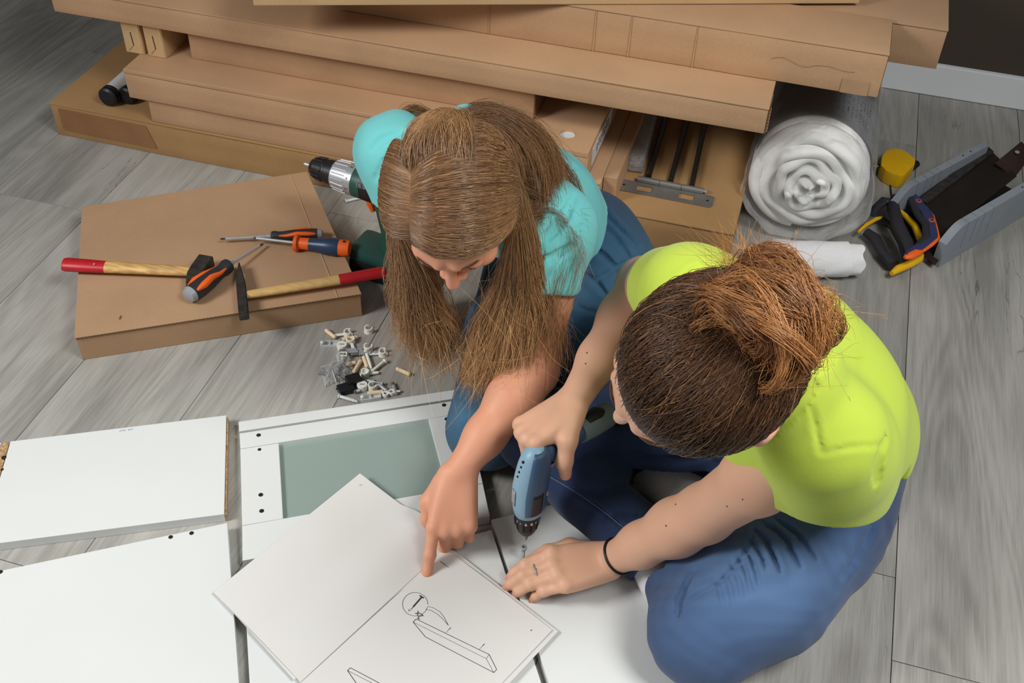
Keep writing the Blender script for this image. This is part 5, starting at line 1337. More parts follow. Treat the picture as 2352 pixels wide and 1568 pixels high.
def hand(vol, wr, f, n, side, fingers, thumb, s=1.0, k=0.006, palm_w=1.0):
    """wr wrist point, f finger direction, n back-of-hand normal, side = direction of the thumb; fingers: 4 lists of bend angles (deg) + spread"""
    f = nrm(f); n = np.asarray(n, float); n = nrm(n - f * (n @ f)); t = nrm(side - f * (side @ f) - n * (side @ n))
    L = lambda a, b, c: wr + (f * a + t * b + n * c) * s
    base = [(.086, .0265), (.090, .0080), (.087, -.0105), (.079, -.0275)]
    lens = [(.043, .026, .021), (.047, .029, .022), (.043, .027, .021), (.034, .021, .019)]
    rad = [(.0100, .0090, .0082, .0067), (.0102, .0092, .0083, .0068), (.0098, .0088, .0079, .0065), (.0088, .0079, .0072, .0059)]
    # palm
    for (a, b), wb in zip(base, (.017, .006, -.005, -.016)):
        vol.cap(L(0.004, wb, 0), L(a, b, 0.001), .0145 * s, .0115 * s, 0.010)
    vol.cap(L(.015, .012, -.006), L(.060, .022, -.006), .015 * s, .012 * s, 0.012); vol.cap(L(.02, -.014, -.006), L(.065, -.022, -.004), .013 * s, .011 * s, 0.012)
    tips = []; joints = []
    for (a, b), ln, rd, sp in zip(base, lens, rad, fingers):
        ang = 0; d0 = sp[3] if len(sp) > 3 else 0
        p = L(a, b, 0); fd = f * math.cos(math.radians(d0)) + t * math.sin(math.radians(d0)); js = [(p, rd[0] * s)]
        for i in range(3):
            ang += math.radians(sp[i]); d = fd * math.cos(ang) - n * math.sin(ang); p = p + d * ln[i] * s; js.append((p, rd[i + 1] * s))
        vol.chain(js, 0.0025 if False else 0.004); tips.append((p, d)); joints.append(js)
        for q, _ in js[1:2]: vol.ell(q + n * 0.001, (rd[1] * s * 1.04,) * 3, None, 0.004)
        vol.ell(js[0][0] + n * .0035 * s, (.0098 * s,) * 3, None, 0.006)
    js = [(L(*q[:3]), q[3] * s) for q in thumb]
    vol.chain(js, 0.008); tips.append((js[-1][0], nrm(js[-1][0] - js[-2][0])))
    return tips, (f, n, t), joints + [js]

def nail(tip, d, n, parent, w=.0045, l=.0055, r=.006):
    d = nrm(d); n = nrm(n - d * (n @ d)); t = np.cross(d, n); mb = MB(); g = []
    for i in range(6):
        row = []
        for j in range(5):
            u = (i / 5 - .5) * 2; v = j / 4
            x = u * w * (1 - .25 * max(0, v - .7) / .3); row.append(mb.bm.verts.new(tip + d * (v * 2 * l - l * 1.1) + t * x + n * (r * 1.02 * math.sqrt(max(0, 1 - (x / (r * 1.25)) ** 2)) - .0008 * v - .0026 * v ** 3)))
        g.append(row)
    for i in range(5):
        for j in range(4): mb.bm.faces.new((g[i][j], g[i + 1][j], g[i + 1][j + 1], g[i][j + 1]))
    return mb.build('fingernail', M['nail'], parent)
M['nail'] = mat('fingernail', (226, 170, 155), 0.25)
M['skin'] = attr_mat('skin', 'Col', 0.52, 0.35, bump=0.10, bscale=420, sss=0.10)
def skin_tint(base, spots):
    """spots: list of (centre, radius, colour, strength)"""
    def fn(vs):
        c = np.tile(np.array(lin(base)[:3]), (len(vs), 1))
        mott = (np.sin(vs[:, 0] * 61) * np.sin(vs[:, 1] * 53 + 1) * np.sin(vs[:, 2] * 67 + 2))[:, None]; c *= 1 + 0.04 * mott
        for ce, ra, co, st in spots:
            w_ = (st * np.exp(-(((vs - np.asarray(ce)) ** 2).sum(1)) / ra ** 2))[:, None]; c = c * (1 - w_) + np.array(lin(co)[:3]) * w_
        return c
    return fn
def cloth_mat(name, col, wscale, contrast=0.12, rough=0.9, bump=0.25, rib=None):
    m = mat(name, col, rough, noise=contrast * 0.4, nscale=8, spec=0.2)
    nt = m.node_tree; b = nt.nodes['Principled BSDF']
    tc = nt.nodes.new('ShaderNodeTexCoord')
    w1 = nt.nodes.new('ShaderNodeTexWave'); w1.inputs['Scale'].default_value = wscale; w1.bands_direction = 'DIAGONAL'; w1.inputs['Distortion'].default_value = 1.5; w1.inputs['Detail'].default_value = 2; w1.inputs['Detail Scale'].default_value = 2
    nt.links.new(tc.outputs['Object'], w1.inputs['Vector'])
    n1 = nt.nodes.new('ShaderNodeTexNoise'); n1.inputs['Scale'].default_value = wscale * 4; nt.links.new(tc.outputs['Object'], n1.inputs['Vector'])
    mm = nt.nodes.new('ShaderNodeMath'); mm.operation = 'MULTIPLY_ADD'; mm.inputs[1].default_value = 0.6; nt.links.new(n1.outputs['Fac'], mm.inputs[0]); nt.links.new(w1.outputs['Fac'], mm.inputs[2])
    mr = nt.nodes.new('ShaderNodeMapRange'); mr.inputs[1].default_value = 0.2; mr.inputs[2].default_value = 1.3; mr.inputs[3].default_value = 1 - contrast; mr.inputs[4].default_value = 1 + contrast
    nt.links.new(mm.outputs[0], mr.inputs[0])
    mx = nt.nodes.new('ShaderNodeMix'); mx.data_type = 'RGBA'; mx.blend_type = 'MULTIPLY'; mx.inputs[0].default_value = 1
    nt.links.new(b.inputs['Base Color'].links[0].from_socket, mx.inputs[6]); nt.links.new(mr.outputs[0], mx.inputs[7]); nt.links.new(mx.outputs[2], b.inputs['Base Color'])
    bp = nt.nodes.new('ShaderNodeBump'); bp.inputs['Strength'].default_value = bump; bp.inputs['Distance'].default_value = 0.0012
    nt.links.new(mm.outputs[0], bp.inputs['Height']); nt.links.new(bp.outputs[0], b.inputs['Normal'])
    b.inputs['Sheen Weight'].default_value = 0.15
    return m
def denim(name, base, fade):
    """woven denim; colour from the Col attribute (dye and wear), diagonal twill on top"""
    m = cloth_mat(name, base, 330, 0.14, 0.85, 0.3)
    nt = m.node_tree; b = nt.nodes['Principled BSDF']; a = nt.nodes.new('ShaderNodeAttribute'); a.attribute_name = 'Col'
    mx = [n for n in nt.nodes if n.type == 'MIX'][0]
    for l in list(mx.inputs[6].links): nt.links.remove(l)
    nt.links.new(a.outputs['Color'], mx.inputs[6]); return m
M['denim'] = denim('blue_denim', (66, 98, 148), None)
M['hair'] = attr_mat('hair', 'Col', 0.38, 0.6)
M['scalp'] = attr_mat('hair_base', 'Col', 0.6, 0.3)
def const_tint(c): return lambda vs: np.tile(np.array(lin(c)[:3]), (len(vs), 1))
def L3(c): return np.array(lin(c)[:3])
# ================================================================== woman in green, with the blue drill
W2 = root('person', 'person in lime green top and jeans sitting cross-legged, holding drill, hair in bun', 'person', (0.12, 1.12, 0.0))
hc2 = P(1606, 836, 0.655)
A2 = frame(V(-0.695, -0.38, -0.72), V(0.033, -0.90, 0.52))
sR, sL = P(1572, 668, 0.505), P(1885, 1003, 0.49)
eR, wR = P(1478, 650, 0.33), P(1316, 924, 0.262)
eL, wL = P(1620, 1178, 0.235), P(1400, 1287, 0.062)
neck0 = P(1790, 850, 0.565); chest = (sR + sL) / 2 + V(0.025, 0.045, -0.03)
pelv = V(0.165, 1.19, 0.13)
skin2 = (216, 168, 140)
B2 = Vol((-0.36, 0.70, 0.0), (0.42, 1.42, 0.78), 0.0030)
L2 = head(B2, hc2, A2, s=0.98, ears={-1: .093, 1: .072})
B2.chain([(L2(0, -.02, -.05), .050), (neck0, .046), (chest, .050)], 0.02)
B2.chain([(chest, .068), ((chest + pelv) / 2 + V(.02, .0, 0), .070), (pelv, .08)], 0.02)
B2.chain([(sR, .050), ((sR * .45 + eR * .55), .043), (eR, .038)], 0.025); B2.chain([(eR, .036), (eR * .7 + wR * .3, .0350), (eR * .35 + wR * .65, .0285), (wR, .0225)], 0.02)
B2.chain([(sL, .040), (sL * .5 + eL * .5, .0425), (eL, .037)], 0.02); B2.chain([(eL, .037), (eL * .72 + wL * .28, .038), (eL * .35 + wL * .65, .0300), (wL, .0235)], 0.02)
# left hand flat on the board pinching the screw
wL = P(1400, 1287, 0.062)
hf = nrm(P(1288, 1306, .069) - wL)
tipsL, axL, thL = hand(B2, wL, hf, V(0.02, -0.30, 1) , V(0.25, 0.95, 0.05), [(27, 32, 15, -5), (27, 33, 15, -1), (29, 34, 15, 3), (32, 34, 15, 8)],
     [(.018, .022, -.010, .014), (.048, .040, -.020, .0125), (.084, .040, -.026, .0105), (.112, .034, -.036, .0085)], s=0.97)
# right hand round the drill handle
hp_ = dt + V(0, 0, .170)
kR = hp_ + hdv * 0.045 + V(0, 0, 0.016)

tipsR, axR, thR = hand(B2, wR + V(0, 0, .0), nrm(P(1232, 985, 0.245) - wR), V(-0.45, -0.10, 0.9), hs * 0.3 + V(-0.1, -0.9, 0.1), [(58, 30, 10, 4), (78, 78, 40, 0), (80, 80, 40, -2), (82, 80, 42, -4)],
     [(.018, .024, -.006, .0150), (.046, .043, -.016, .0135), (.064, .046, -.040, .0118), (.070, .042, -.066, .0095)], s=0.98)
sp2 = [(L2(.077, -.006, -.006), .03, (222, 120, 104), .55), (L2(-.077, -.006, -.006), .03, (222, 120, 104), .55), (L2(0, .085, -.060), .016, (190, 95, 90), .8)]
for t, d in tipsL + tipsR: sp2.append((t, .014, (214, 122, 104), .55))
for a, b in ((1348, 1188), (1520, 1202), (1480, 1238), (1380, 1215)): pass
B2.mesh('body', M['skin'], W2, skin_tint(skin2, sp2))
M['mole'] = mat('mole', (120, 74, 56), .7)
for q in ((1348, 810), (1362, 722), (1345, 835), (1530, 1207), (1670, 1162), (1706, 1146), (1552, 1158), (1460, 1120)):
    q = hit(B2, q)
    if q is not None: MB().sphere(tuple(q), .0013, 8, 6).build('mole', M['mole'], W2)
for k, wd in ((0, .0045), (2, .0042), (3, .0038)): nail(tipsL[k][0], tipsL[k][1], nrm(np.cross(tipsL[k][1], np.cross(axL[1], tipsL[k][1]))), W2, wd, .0045, .0066)
# ---- jeans
def ramp_wear(dark, light, centers, noise=0.1):
    def fn(vs):
        w_ = np.zeros(len(vs))
        for ce, ra, st in centers: w_ = np.maximum(w_, st * np.exp(-(((vs - np.asarray(ce)) ** 2).sum(1)) / ra ** 2))
        w_ = np.clip(w_ + noise * np.sin(vs[:, 0] * 90 + 8 * np.sin(vs[:, 1] * 31)) * np.sin(vs[:, 1] * 80 + 5 * np.sin(vs[:, 2] * 45)) * w_, 0, 1)[:, None]
        return L3(dark) * (1 - w_) + L3(light) * w_
    return fn
J2 = Vol((-0.38, 0.78, 0.0), (0.34, 1.38, 0.32), 0.0030)
hipL, hipR = V(0.150, 1.10, 0.120), V(0.090, 1.26, 0.120)
kL, aL = P(1618, 1450, 0.092), P(1545, 1215, 0.055)
kRk, aR = P(1228, 975, 0.125), P(1490, 1270, 0.050)
J2.chain([(V(0.180, 1.20, 0.25), .092), (V(0.170, 1.20, 0.12), .108)], 0.05, flat=(nrm(hipL - hipR), 1.12))
J2.chain([(V(0.160, 1.16, 0.115), .100), (hipL, .098), (hipL * .5 + kL * .5 + V(.006, -.012, .0), .092), (kL, .074)], 0.05)
J2.chain([(kL, .068), (kL * .5 + aL * .5 + V(0, 0, -.0), .058), (aL, .046)], 0.03)
J2.chain([(V(0.15, 1.21, 0.12), .098), (hipR, .092), (hipR * .5 + kRk * .5, .080), (kRk + V(0.01, 0, -.01), .066)], 0.045)
J2.chain([(kRk + V(.005, 0, -.02), .062), (kRk * .5 + aR * .5, .057), (aR, .048)], 0.02)
J2.plane(V(0.18, 1.20, 0.275), V(0.15, 0.15, 1), (0.02, 0.95, 0.2), (0.42, 1.5, 0.34))
J2.plane(aL + nrm(aL - kL) * .02, nrm(aL - kL), aL - .075, aL + .075)
J2.plane(aR + nrm(aR - kRk) * .012, nrm(aR - kRk), aR - .07, aR + .07)
J2.plane(V(0, 0, 0.004), V(0, 0, -1))
fold_field(J2, [(((1780, 1190), (1832, 1230), (1874, 1285)), .0050, .010), (((1752, 1198), (1800, 1236), (1838, 1300)), .0050, .011), (((1728, 1210), (1765, 1250), (1792, 1312)), .0046, .010), (((1716, 1232), (1745, 1265), (1762, 1310)), .004, .006), (((1704, 1246), (1728, 1285), (1745, 1345)), .0038, .0055),
    (((1692, 1268), (1713, 1310), (1726, 1365)), .0038, .0045), (((1676, 1288), (1696, 1330), (1706, 1380)), .0038, .004), (((1658, 1303), (1676, 1345), (1684, 1392)), .0038, .0035), (((1638, 1318), (1654, 1358), (1660, 1402)), .0038, .003),
    (((1600, 1300), (1575, 1345), (1560, 1380), (1555, 1420)), .007, .006), (((1990, 1240), (1960, 1290), (1930, 1330)), .008, .004), (((2020, 1180), (1990, 1240), (1960, 1270)), .008, .004),
    (((1440, 1040), (1540, 1055), (1640, 1050)), .008, .006), (((1560, 1000), (1640, 1040), (1700, 1100)), .009, .006), (((1230, 900), (1300, 905), (1360, 930)), .009, .004), (((1320, 1120), (1380, 1130), (1440, 1120)), .009, .004), (((1380, 1200), (1440, 1190), (1500, 1200)), .008, .004)])
fold_field(J2, [(((1735, 1216), (1716, 1262), (1682, 1310), (1632, 1350), (1578, 1380)), .0035, .004), (((1265, 1094), (1330, 1135), (1400, 1185), (1480, 1254)), .0032, .0025), (((1905, 1188), (1955, 1197), (2002, 1202)), .0032, .003), (((1985, 1240), (2000, 1212), (2010, 1175)), .0032, .003)], .3)
J2.displace(lambda X: 0.0012 * np.sin(X[..., 0] * 70 + 3 * np.sin(X[..., 1] * 40)) * np.sin(X[..., 1] * 60 + X[..., 2] * 50), (-0.36, 0.78, 0.01), (0.34, 1.38, 0.32))
J2.mesh('jeans', M['denim'], W2, ramp_wear((34, 50, 84), (94, 124, 166), [(hipL * .45 + kL * .55 + V(0, -.02, .09), .13, 1.0), (hipL * .6 + kL * .4 + V(.03, -.03, .06), .14, .7), (kL + V(0, -.02, .03), .10, .55), (kRk + V(-.02, -.02, .04), .06, .5), (V(.30, 1.14, .2), .08, .25)]))
for px_, nm, rd in ((((1265, 1096), (1330, 1135), (1400, 1185), (1480, 1252)), 'inner_seam', .0008),):
    on_surface(J2, px_, nm, mat('stitch_thread', (96, 104, 122), .8) if nm == 'inner_seam' else mat('pocket_thread', (150, 118, 84), .8), W2, rd, lift=.0014)
q_ = hit(J2, (1994, 1187)); MB().sphere(tuple(q_ + V(0, -.0008, .0012)), (.0042, .0042, .002), 12, 8).build('rivet', M['iron'], W2)
def seam(px, z, name='seam', m='stitch', rad=.0009, parent=None):
    return MB().tube(cr([P(a, b, z if not hasattr(z, '__len__') else z[i]) for i, (a, b) in enumerate(px)], 4 * len(px)), rad, 6).build(name, M[m], parent)
M['stitch'] = mat('ochre_stitching', (150, 118, 84), 0.8)
M['dstitch'] = mat('dark_seam', (34, 48, 80), 0.9)
# ---- top
S2 = Vol((-0.22, 0.74, 0.10), (0.36, 1.36, 0.70), 0.0032)
S2.chain([(chest + V(.015, .02, .0), .090), (V(0.098, 1.08, 0.39), .106), (V(0.135, 1.150, 0.29), .108), (V(0.145, 1.175, 0.20), .108)], 0.06, flat=(nrm(sL - sR), 1.12))
S2.cap(sR + V(.03, -.01, -.005), sL + V(.0, .02, -.005), .058, .058, 0.05)
S2.chain([(neck0 + V(.0, .0, .0), .068), (neck0 + (L2(0, -.03, -.09) - neck0) * .5, .064)], 0.03)
hemR = sR * .62 + eR * .38; hemL = sL * .44 + eL * .56
S2.chain([(sR, .060), (hemR, .056)], 0.04)
S2.chain([(sL, .064), (P(1878, 1105, .335), .072), (P(1878, 1143, .29), .072)], 0.045)
S2.cap(sL + V(.03, .04, -.06), V(.14, 1.04, .33), .06, .07, 0.05)
dR = nrm(eR - sR); dL = nrm(P(1770, 1180, .30) - sL)
S2.plane(hemR + dR * .0, dR, hemR - V(.09, .09, .09), hemR + V(.07, .12, .07))
hp1 = P(1748, 1083, .36); hp2 = P(1830, 1178, .315); hp3 = P(2014, 1133, .30)
nL = nrm(np.cross(hp2 - hp1, hp3 - hp1)); nL = nL if nL @ (eL - sL) > 0 else -nL
S2.plane(hp2, nL, (-.03, .74, .12), (.30, 1.08, .42))
S2.plane(V(0.17, 1.15, 0.262), V(-0.1, -0.40, -1), (.0, .9, .1), (.46, 1.42, .36))
nk = nrm(L2(0, -.03, -.09) - neck0)
S2.plane(neck0 + nk * .034, nk, neck0 - .11, neck0 + .13)
S2.cap(P(1800, 930, .47), P(1766, 1050, .385), .054, .052, .03)
fold_field(S2, [(((1745, 1010), (1800, 950), (1870, 880)), .016, .005),
    (((2014, 1120), (2018, 1060), (2035, 1000)), .012, .004), (((1830, 870), (1880, 840), (1930, 790)), .010, .003), (((1550, 655), (1590, 620), (1640, 600)), .004, .003)])
fold_field(S2, [(((1862, 935), (1876, 990), (1886, 1042)), .0036, .0018), (((1886, 1042), (1950, 1028), (2025, 1022)), .0036, .0016)], .3)
M['lime'] = cloth_mat('lime_knit', (184, 206, 74), 420, 0.10)
S2.mesh('top', M['lime'], W2)
# socks and feet
M['sock'] = cloth_mat('white_sock', (222, 222, 226), 300, 0.08); M['gsock'] = cloth_mat('grey_sock_sole', (96, 98, 112), 300, 0.12)
K2 = Vol((-0.25, 0.75, 0.0), (0.25, 1.35, 0.16), 0.003)
K2.chain([(aL + V(.0, .0, .0), .036), (P(1590, 1140, .055), .036), (P(1540, 1098, .06), .040), (P(1470, 1075, .05), .030)], 0.03)
K2.plane(V(0, 0, .003), V(0, 0, -1)); K2.mesh('sock', M['sock'], W2)
K2 = Vol((-0.25, 0.70, 0.0), (0.25, 1.35, 0.14), 0.003)
K2.chain([(aR, .034), (P(1530, 1330, .035), .034), (P(1590, 1400, .03), .030), (P(1640, 1540, .028), .028), (P(1652, 1585, .024), .026)], 0.03)
K2.plane(V(0, 0, .003), V(0, 0, -1)); K2.mesh('sock', M['sock'], W2)
# hair tie on the wrist, ring
def ring_around(c, ax, R, rr, m, name, parent, sx=1.0, seg=40):
    ax = nrm(ax); u = nrm(np.cross(ax, V(0, 0, 1))); v = np.cross(ax, u)
    pts = [c + (u * math.cos(a) * sx + v * math.sin(a)) * R for a in np.linspace(0, 2 * PI, seg + 1)]
    return MB().tube(pts, rr, 10, caps=False).build(name, m, parent)
wq = wL * .90 + eL * .10
ja, jb = thL[1][0][0], thL[1][1][0]
ring_around(ja * .45 + jb * .55, jb - ja, .0107, .0011, M['chrome'], 'finger_ring', W2)
rn_ = nrm(np.cross(jb - ja, np.cross(axL[1], jb - ja)))
MB().sphere(tuple(ja * .45 + jb * .55 + rn_ * .0118), .0022, 8, 6).build('ring_stone', M['chrome'], W2, smooth=False)
ring_around(wq, eL - wL + V(.02, .02, 0), .0270, .0022, M['black'], 'hair_tie', W2)
# ---- hair of the woman in green: pulled back into a messy copper bun
def ell_pt(dirs, rad, c, A, off=0.0, ctr=(0, -0.012, 0.032)):
    """point of the cranium ellipsoid in direction dirs (head frame)"""
    d = np.asarray(dirs, float); r = np.asarray(rad) + off
    t = 1 / np.sqrt(((d / r) ** 2).sum(-1)); return c + ((d * t[..., None]) + np.array(ctr)) @ A.T
HR2 = np.array([.077, .094, .086]) * 0.99
Cap2 = Vol(hc2 - .14, hc2 + .16, 0.003)
Cap2.ell(hc2 + A2 @ np.array([0, -.014, .034]), HR2, A2, 0.01)
Cap2.plane(L2(0, .052, .048), A2 @ nrm(V(0, 1, -.55)))
Cap2.plane(L2(0, -.04, -.030), A2 @ nrm(V(0, .35, -1)))
Cap2.mesh('hair_base', M['scalp'], W2, const_tint((62, 46, 38)))
bunc = P(1772, 724, .765); bun_d = nrm(A2.T @ (bunc - (hc2 + A2 @ np.array([0, -.012, .032]))))
S_n, N_n = 7400, 9
g = np.random.default_rng(5)
# roots: distributed over the cap, all swept to the bun
dirs = g.normal(size=(S_n * 3, 3)); dirs /= np.linalg.norm(dirs, axis=1, keepdims=True)
okd = (dirs[:, 1] * 0.84 - dirs[:, 2] * 0.40 < .47) & (dirs[:, 2] > -.42 + .30 * np.maximum(0, dirs[:, 1])); dirs = dirs[okd][:S_n]; S_n = len(dirs)
# bias towards the hairline so that strands run the whole way
w0 = g.uniform(0, .35, S_n); clump_id = g.integers(0, 260, S_n); cj = g.normal(size=(260, 3)) * .09
end = bun_d + g.normal(size=(S_n, 3)) * .17; end /= np.linalg.norm(end, axis=1, keepdims=True)
tt = np.linspace(0, 1, N_n)
q = dirs[:, None, :] * (1 - tt)[None, :, None] + end[:, None, :] * tt[None, :, None]; q += cj[clump_id][:, None, :] * (np.sin(PI * tt) * .35)[None, :, None]
q /= np.linalg.norm(q, axis=2, keepdims=True)
off = (0.001 + 0.005 * np.sin(PI * tt))[None, :] + g.uniform(0, .004, S_n)[:, None] + 0.0022 * np.sin(clump_id * 1.7)[:, None] * np.sin(PI * tt)[None, :]
C = ell_pt(q, HR2, hc2, A2); C = C + (C - (hc2 + A2 @ np.array([0, -.012, .032])))/np.linalg.norm(C - (hc2 + A2 @ np.array([0, -.012, .032])), axis=2, keepdims=True) * off[..., None]
C += g.normal(size=(S_n, N_n, 3)) * .0004
v = g.uniform(0, 1, (S_n, 1, 1)); dk = L3((58, 42, 33)); md_ = L3((112, 78, 52)); lt = L3((170, 122, 76))
cc = dk * (1 - v) + md_ * v; cc = np.where((g.uniform(0, 1, (S_n, 1, 1)) > .93), lt, cc)
tf = (tt ** 2.2)[None, :, None]; cc = cc * (1 - .75 * tf) + L3((138, 86, 48)) * .75 * tf
strands('hair', C, M['hair'], W2, 0.00034, cc, 0.3)
# bun core + looping strands
Bc = Vol(bunc - .12, bunc + .12, 0.0035)
RB = A2 @ np.array(Euler((math.radians(-46), 0, 0)).to_matrix())
Bc.ell(bunc, (.054, .046, .036), RB, .01)
Bc.mesh('bun_base', M['scalp'], W2, const_tint((96, 58, 36)))
nb = 4100; NB = 15
nl = 95; lk = g.integers(0, nl, nb)
lph = g.uniform(0, 2 * PI, nl); lspan = g.uniform(1.4, 3.6, nl); llat = g.normal(0, .62, nl); ltilt = g.normal(size=(nl, 2)) * .34; lfr = g.uniform(.5, 1.8, nl); lr = 1 + g.normal(0, .05, nl)
ph = lph[lk] + g.normal(0, .10, nb); span = lspan[lk] * g.uniform(.75, 1.1, nb); lat = llat[lk] + g.normal(0, .085, nb); tilt = ltilt[lk] + g.normal(size=(nb, 2)) * .03
a = ph[:, None] + np.linspace(0, 1, NB)[None, :] * span[:, None]
la = lat[:, None] + .42 * np.sin(a * lfr[lk][:, None] + lph[lk][:, None] * 2)
X = np.stack([np.cos(a) * np.cos(la) * .056, np.sin(a) * np.cos(la) * .049, np.sin(la) * .042], -1)
X[..., 2] += tilt[:, :1] * X[..., 0] + tilt[:, 1:] * X[..., 1] * .8; X *= (lr[lk] + g.normal(0, .018, nb))[:, None, None]
X *= (1 - .25 * np.abs(np.linspace(-1, 1, NB)) ** 6)[None, :, None]
X += (g.normal(size=(nb, 1, 3)) * .0016) + .0012 * np.sin(a * 7 + ph[:, None])[..., None] * g.normal(size=(nb, 1, 3))
C = bunc + X @ RB.T
v = np.clip(g.uniform(0, 1, nl)[lk] * .75 + g.uniform(0, .35, nb), 0, 1)[:, None]; cc = L3((104, 62, 38)) * (1 - v) + L3((212, 150, 90)) * v
strands('bun_hair', C, M['hair'], W2, 0.00032, cc, 0.4)
# flyaways and loose curls
nf = 260; p0 = bunc + (nrg.normal(size=(nf, 3)) @ np.diag([.05, .05, .03])) @ RB.T
dr_ = nrm(A2 @ V(-.25, -.2, .9)); C = []
for i in range(nf):
    s_ = p0[i]; o_ = nrm(s_ - bunc + nrg.normal(size=3) * .03); L_ = nrg.uniform(.012, .04)
    s_ = bunc + o_ * np.array([.042]) ; cur = nrg.normal(size=3) * 1.3; k_ = nrg.uniform(2, 6)
    pts = [s_ + o_ * L_ * t + cur * .012 * math.sin(t * k_) * t + V(0, 0, -.01) * t * t for t in np.linspace(0, 1, 10)]; C.append(pts)
tuft = P(1690, 585, .70)
for i in range(260):
    b0 = bunc + (tuft - bunc) * .45 + nrg.normal(size=3) * .010; e_ = tuft + nrg.normal(size=3) * V(.022, .016, .014); cur = nrg.normal(size=3) * .012
    C.append([b0 + (e_ - b0) * t + cur * math.sin(t * 5) * t for t in np.linspace(0, 1, 10)])
nn_ = len(C); v = nrg.uniform(0, 1, (nn_, 1)); cc = L3((150, 92, 48)) * (1 - v) + L3((222, 164, 96)) * v
strands('loose_hair', np.array(C), M['hair'], W2, 0.00020, cc, 0.5)
curl = [P(1650 - 30 * math.cos(t), 760 + 26 * math.sin(t), .735 + .002 * t) for t in np.linspace(-1.5, 3.4, 30)]
C = np.array([cr(np.array(curl) + nrg.normal(size=3) * .002, 30) for _ in range(9)])
strands('loose_curl', C, M['hair'], W2, 0.00035, np.tile(L3((186, 136, 80)), (9, 1)), 0.5)
# ================================================================== woman in turquoise, pointing at the manual
W1 = root('person', 'person in turquoise top with long fair hair kneeling and pointing at the manual', 'person', (-0.36, 1.35, 0.0))
hc1 = P(1043, 470, 0.515)
A1 = frame(V(0.14, -0.62, -0.72), V(0.10, -0.76, 0.62))
A1 = frame(A1[:, 1] + 0.0 * A1[:, 2], A1[:, 2])
skin1 = (214, 152, 122)
B1 = Vol((-0.76, 0.84, 0.0), (-0.06, 1.74, 0.66), 0.0030)
L1 = head(B1, hc1, A1, s=1.0, ears={-1: .076, 1: .076})
s1R, s1L = P(905, 350, .41), P(1265, 520, .41)
neck1 = P(1080, 330, .45); ch1 = (s1R + s1L) / 2 + V(.01, .035, -.02); pel1 = P(1335, 590, .135); wai1 = P(1235, 490, .28)
e1R, w1R = P(965, 590, .25), P(985, 668, .07)
e1L, w1L = P(1225, 850, .215), P(1052, 1085, .125)
B1.chain([(L1(0, -.02, -.05), .048), (neck1, .046), (ch1, .05)], 0.02); B1.chain([(ch1, .066), (wai1, .065), (pel1, .075)], 0.02)
B1.chain([(s1R, .045), (e1R, .036)], 0.025); B1.chain([(e1R, .035), (e1R * .4 + w1R * .6, .029), (w1R, .023)], 0.02)
B1.chain([(s1L, .047), (s1L * .5 + e1L * .5, .042), (e1L, .0365)], 0.025); B1.chain([(e1L, .0365), (e1L * .72 + w1L * .28, .0375), (e1L * .35 + w1L * .65, .029), (w1L, .0225)], 0.02)
idx_tip = P(966, 1338, ZP + .012)
w1L = P(1052, 1085, .125); hf1 = nrm(P(1022, 1338, .030) - w1L)
t1, ax1, th1 = hand(B1, w1L, hf1, V(0.15, -0.35, 1), V(-1, -0.1, -0.25), [(12, 6, 6, 2), (62, 80, 48, 0), (66, 82, 48, -2), (64, 80, 46, -5)],
     [(.018, .024, -.010, .0150), (.048, .040, -.020, .0130), (.074, .038, -.030, .0108), (.092, .026, -.034, .0088)], s=0.98)
t2, ax2, th2 = hand(B1, w1R, nrm(V(-.22, -.55, -.55)), V(-.5, -.2, .8), V(.9, .1, -.2), [(55, 70, 40, 0)] * 2 + [(60, 70, 40, -2), (60, 70, 40, -4)],
     [(.018, .022, -.010, .0140), (.044, .034, -.018, .0120), (.066, .026, -.026, .0100), (.080, .012, -.030, .0085)], s=0.95)
sp1 = [(L1(0, .106, -.03), .014, (222, 130, 110), .5), (L1(.04, .062, -.028), .022, (224, 140, 122), .4), (L1(-.04, .062, -.028), .022, (224, 140, 122), .4), (L1(0, .085, -.060), .015, (196, 96, 92), .8)]
for t, d in t1 + t2: sp1.append((t, .014, (216, 120, 100), .5))
B1.mesh('body', M['skin'], W1, skin_tint(skin1, sp1))
nail(t1[0][0], t1[0][1], ax1[1], W1, .0048, .0055, .0073)
M['brow'] = mat('eyebrow_hair', (96, 68, 52), 0.9)
for W_, L_ in ((W1, L1), (W2, L2)):
    for x in (-1, 1):
        MB().tube([L_(x * .014, .0895, .022), L_(x * .022, .0872, .0255), L_(x * .030, .0842, .0268), L_(x * .038, .0785, .0262), L_(x * .045, .0705, .0235)], [.0008, .0015, .0016, .0013, .0006], 8).build('eyebrow', M['brow'], W_)
        MB().tube([L_(x * .020, .0825, -.004), L_(x * .026, .0850, -.0060), L_(x * .033, .0850, -.0065), L_(x * .042, .0775, -.004)], .0006, 6).build('eyelashes', M['brow'], W_)
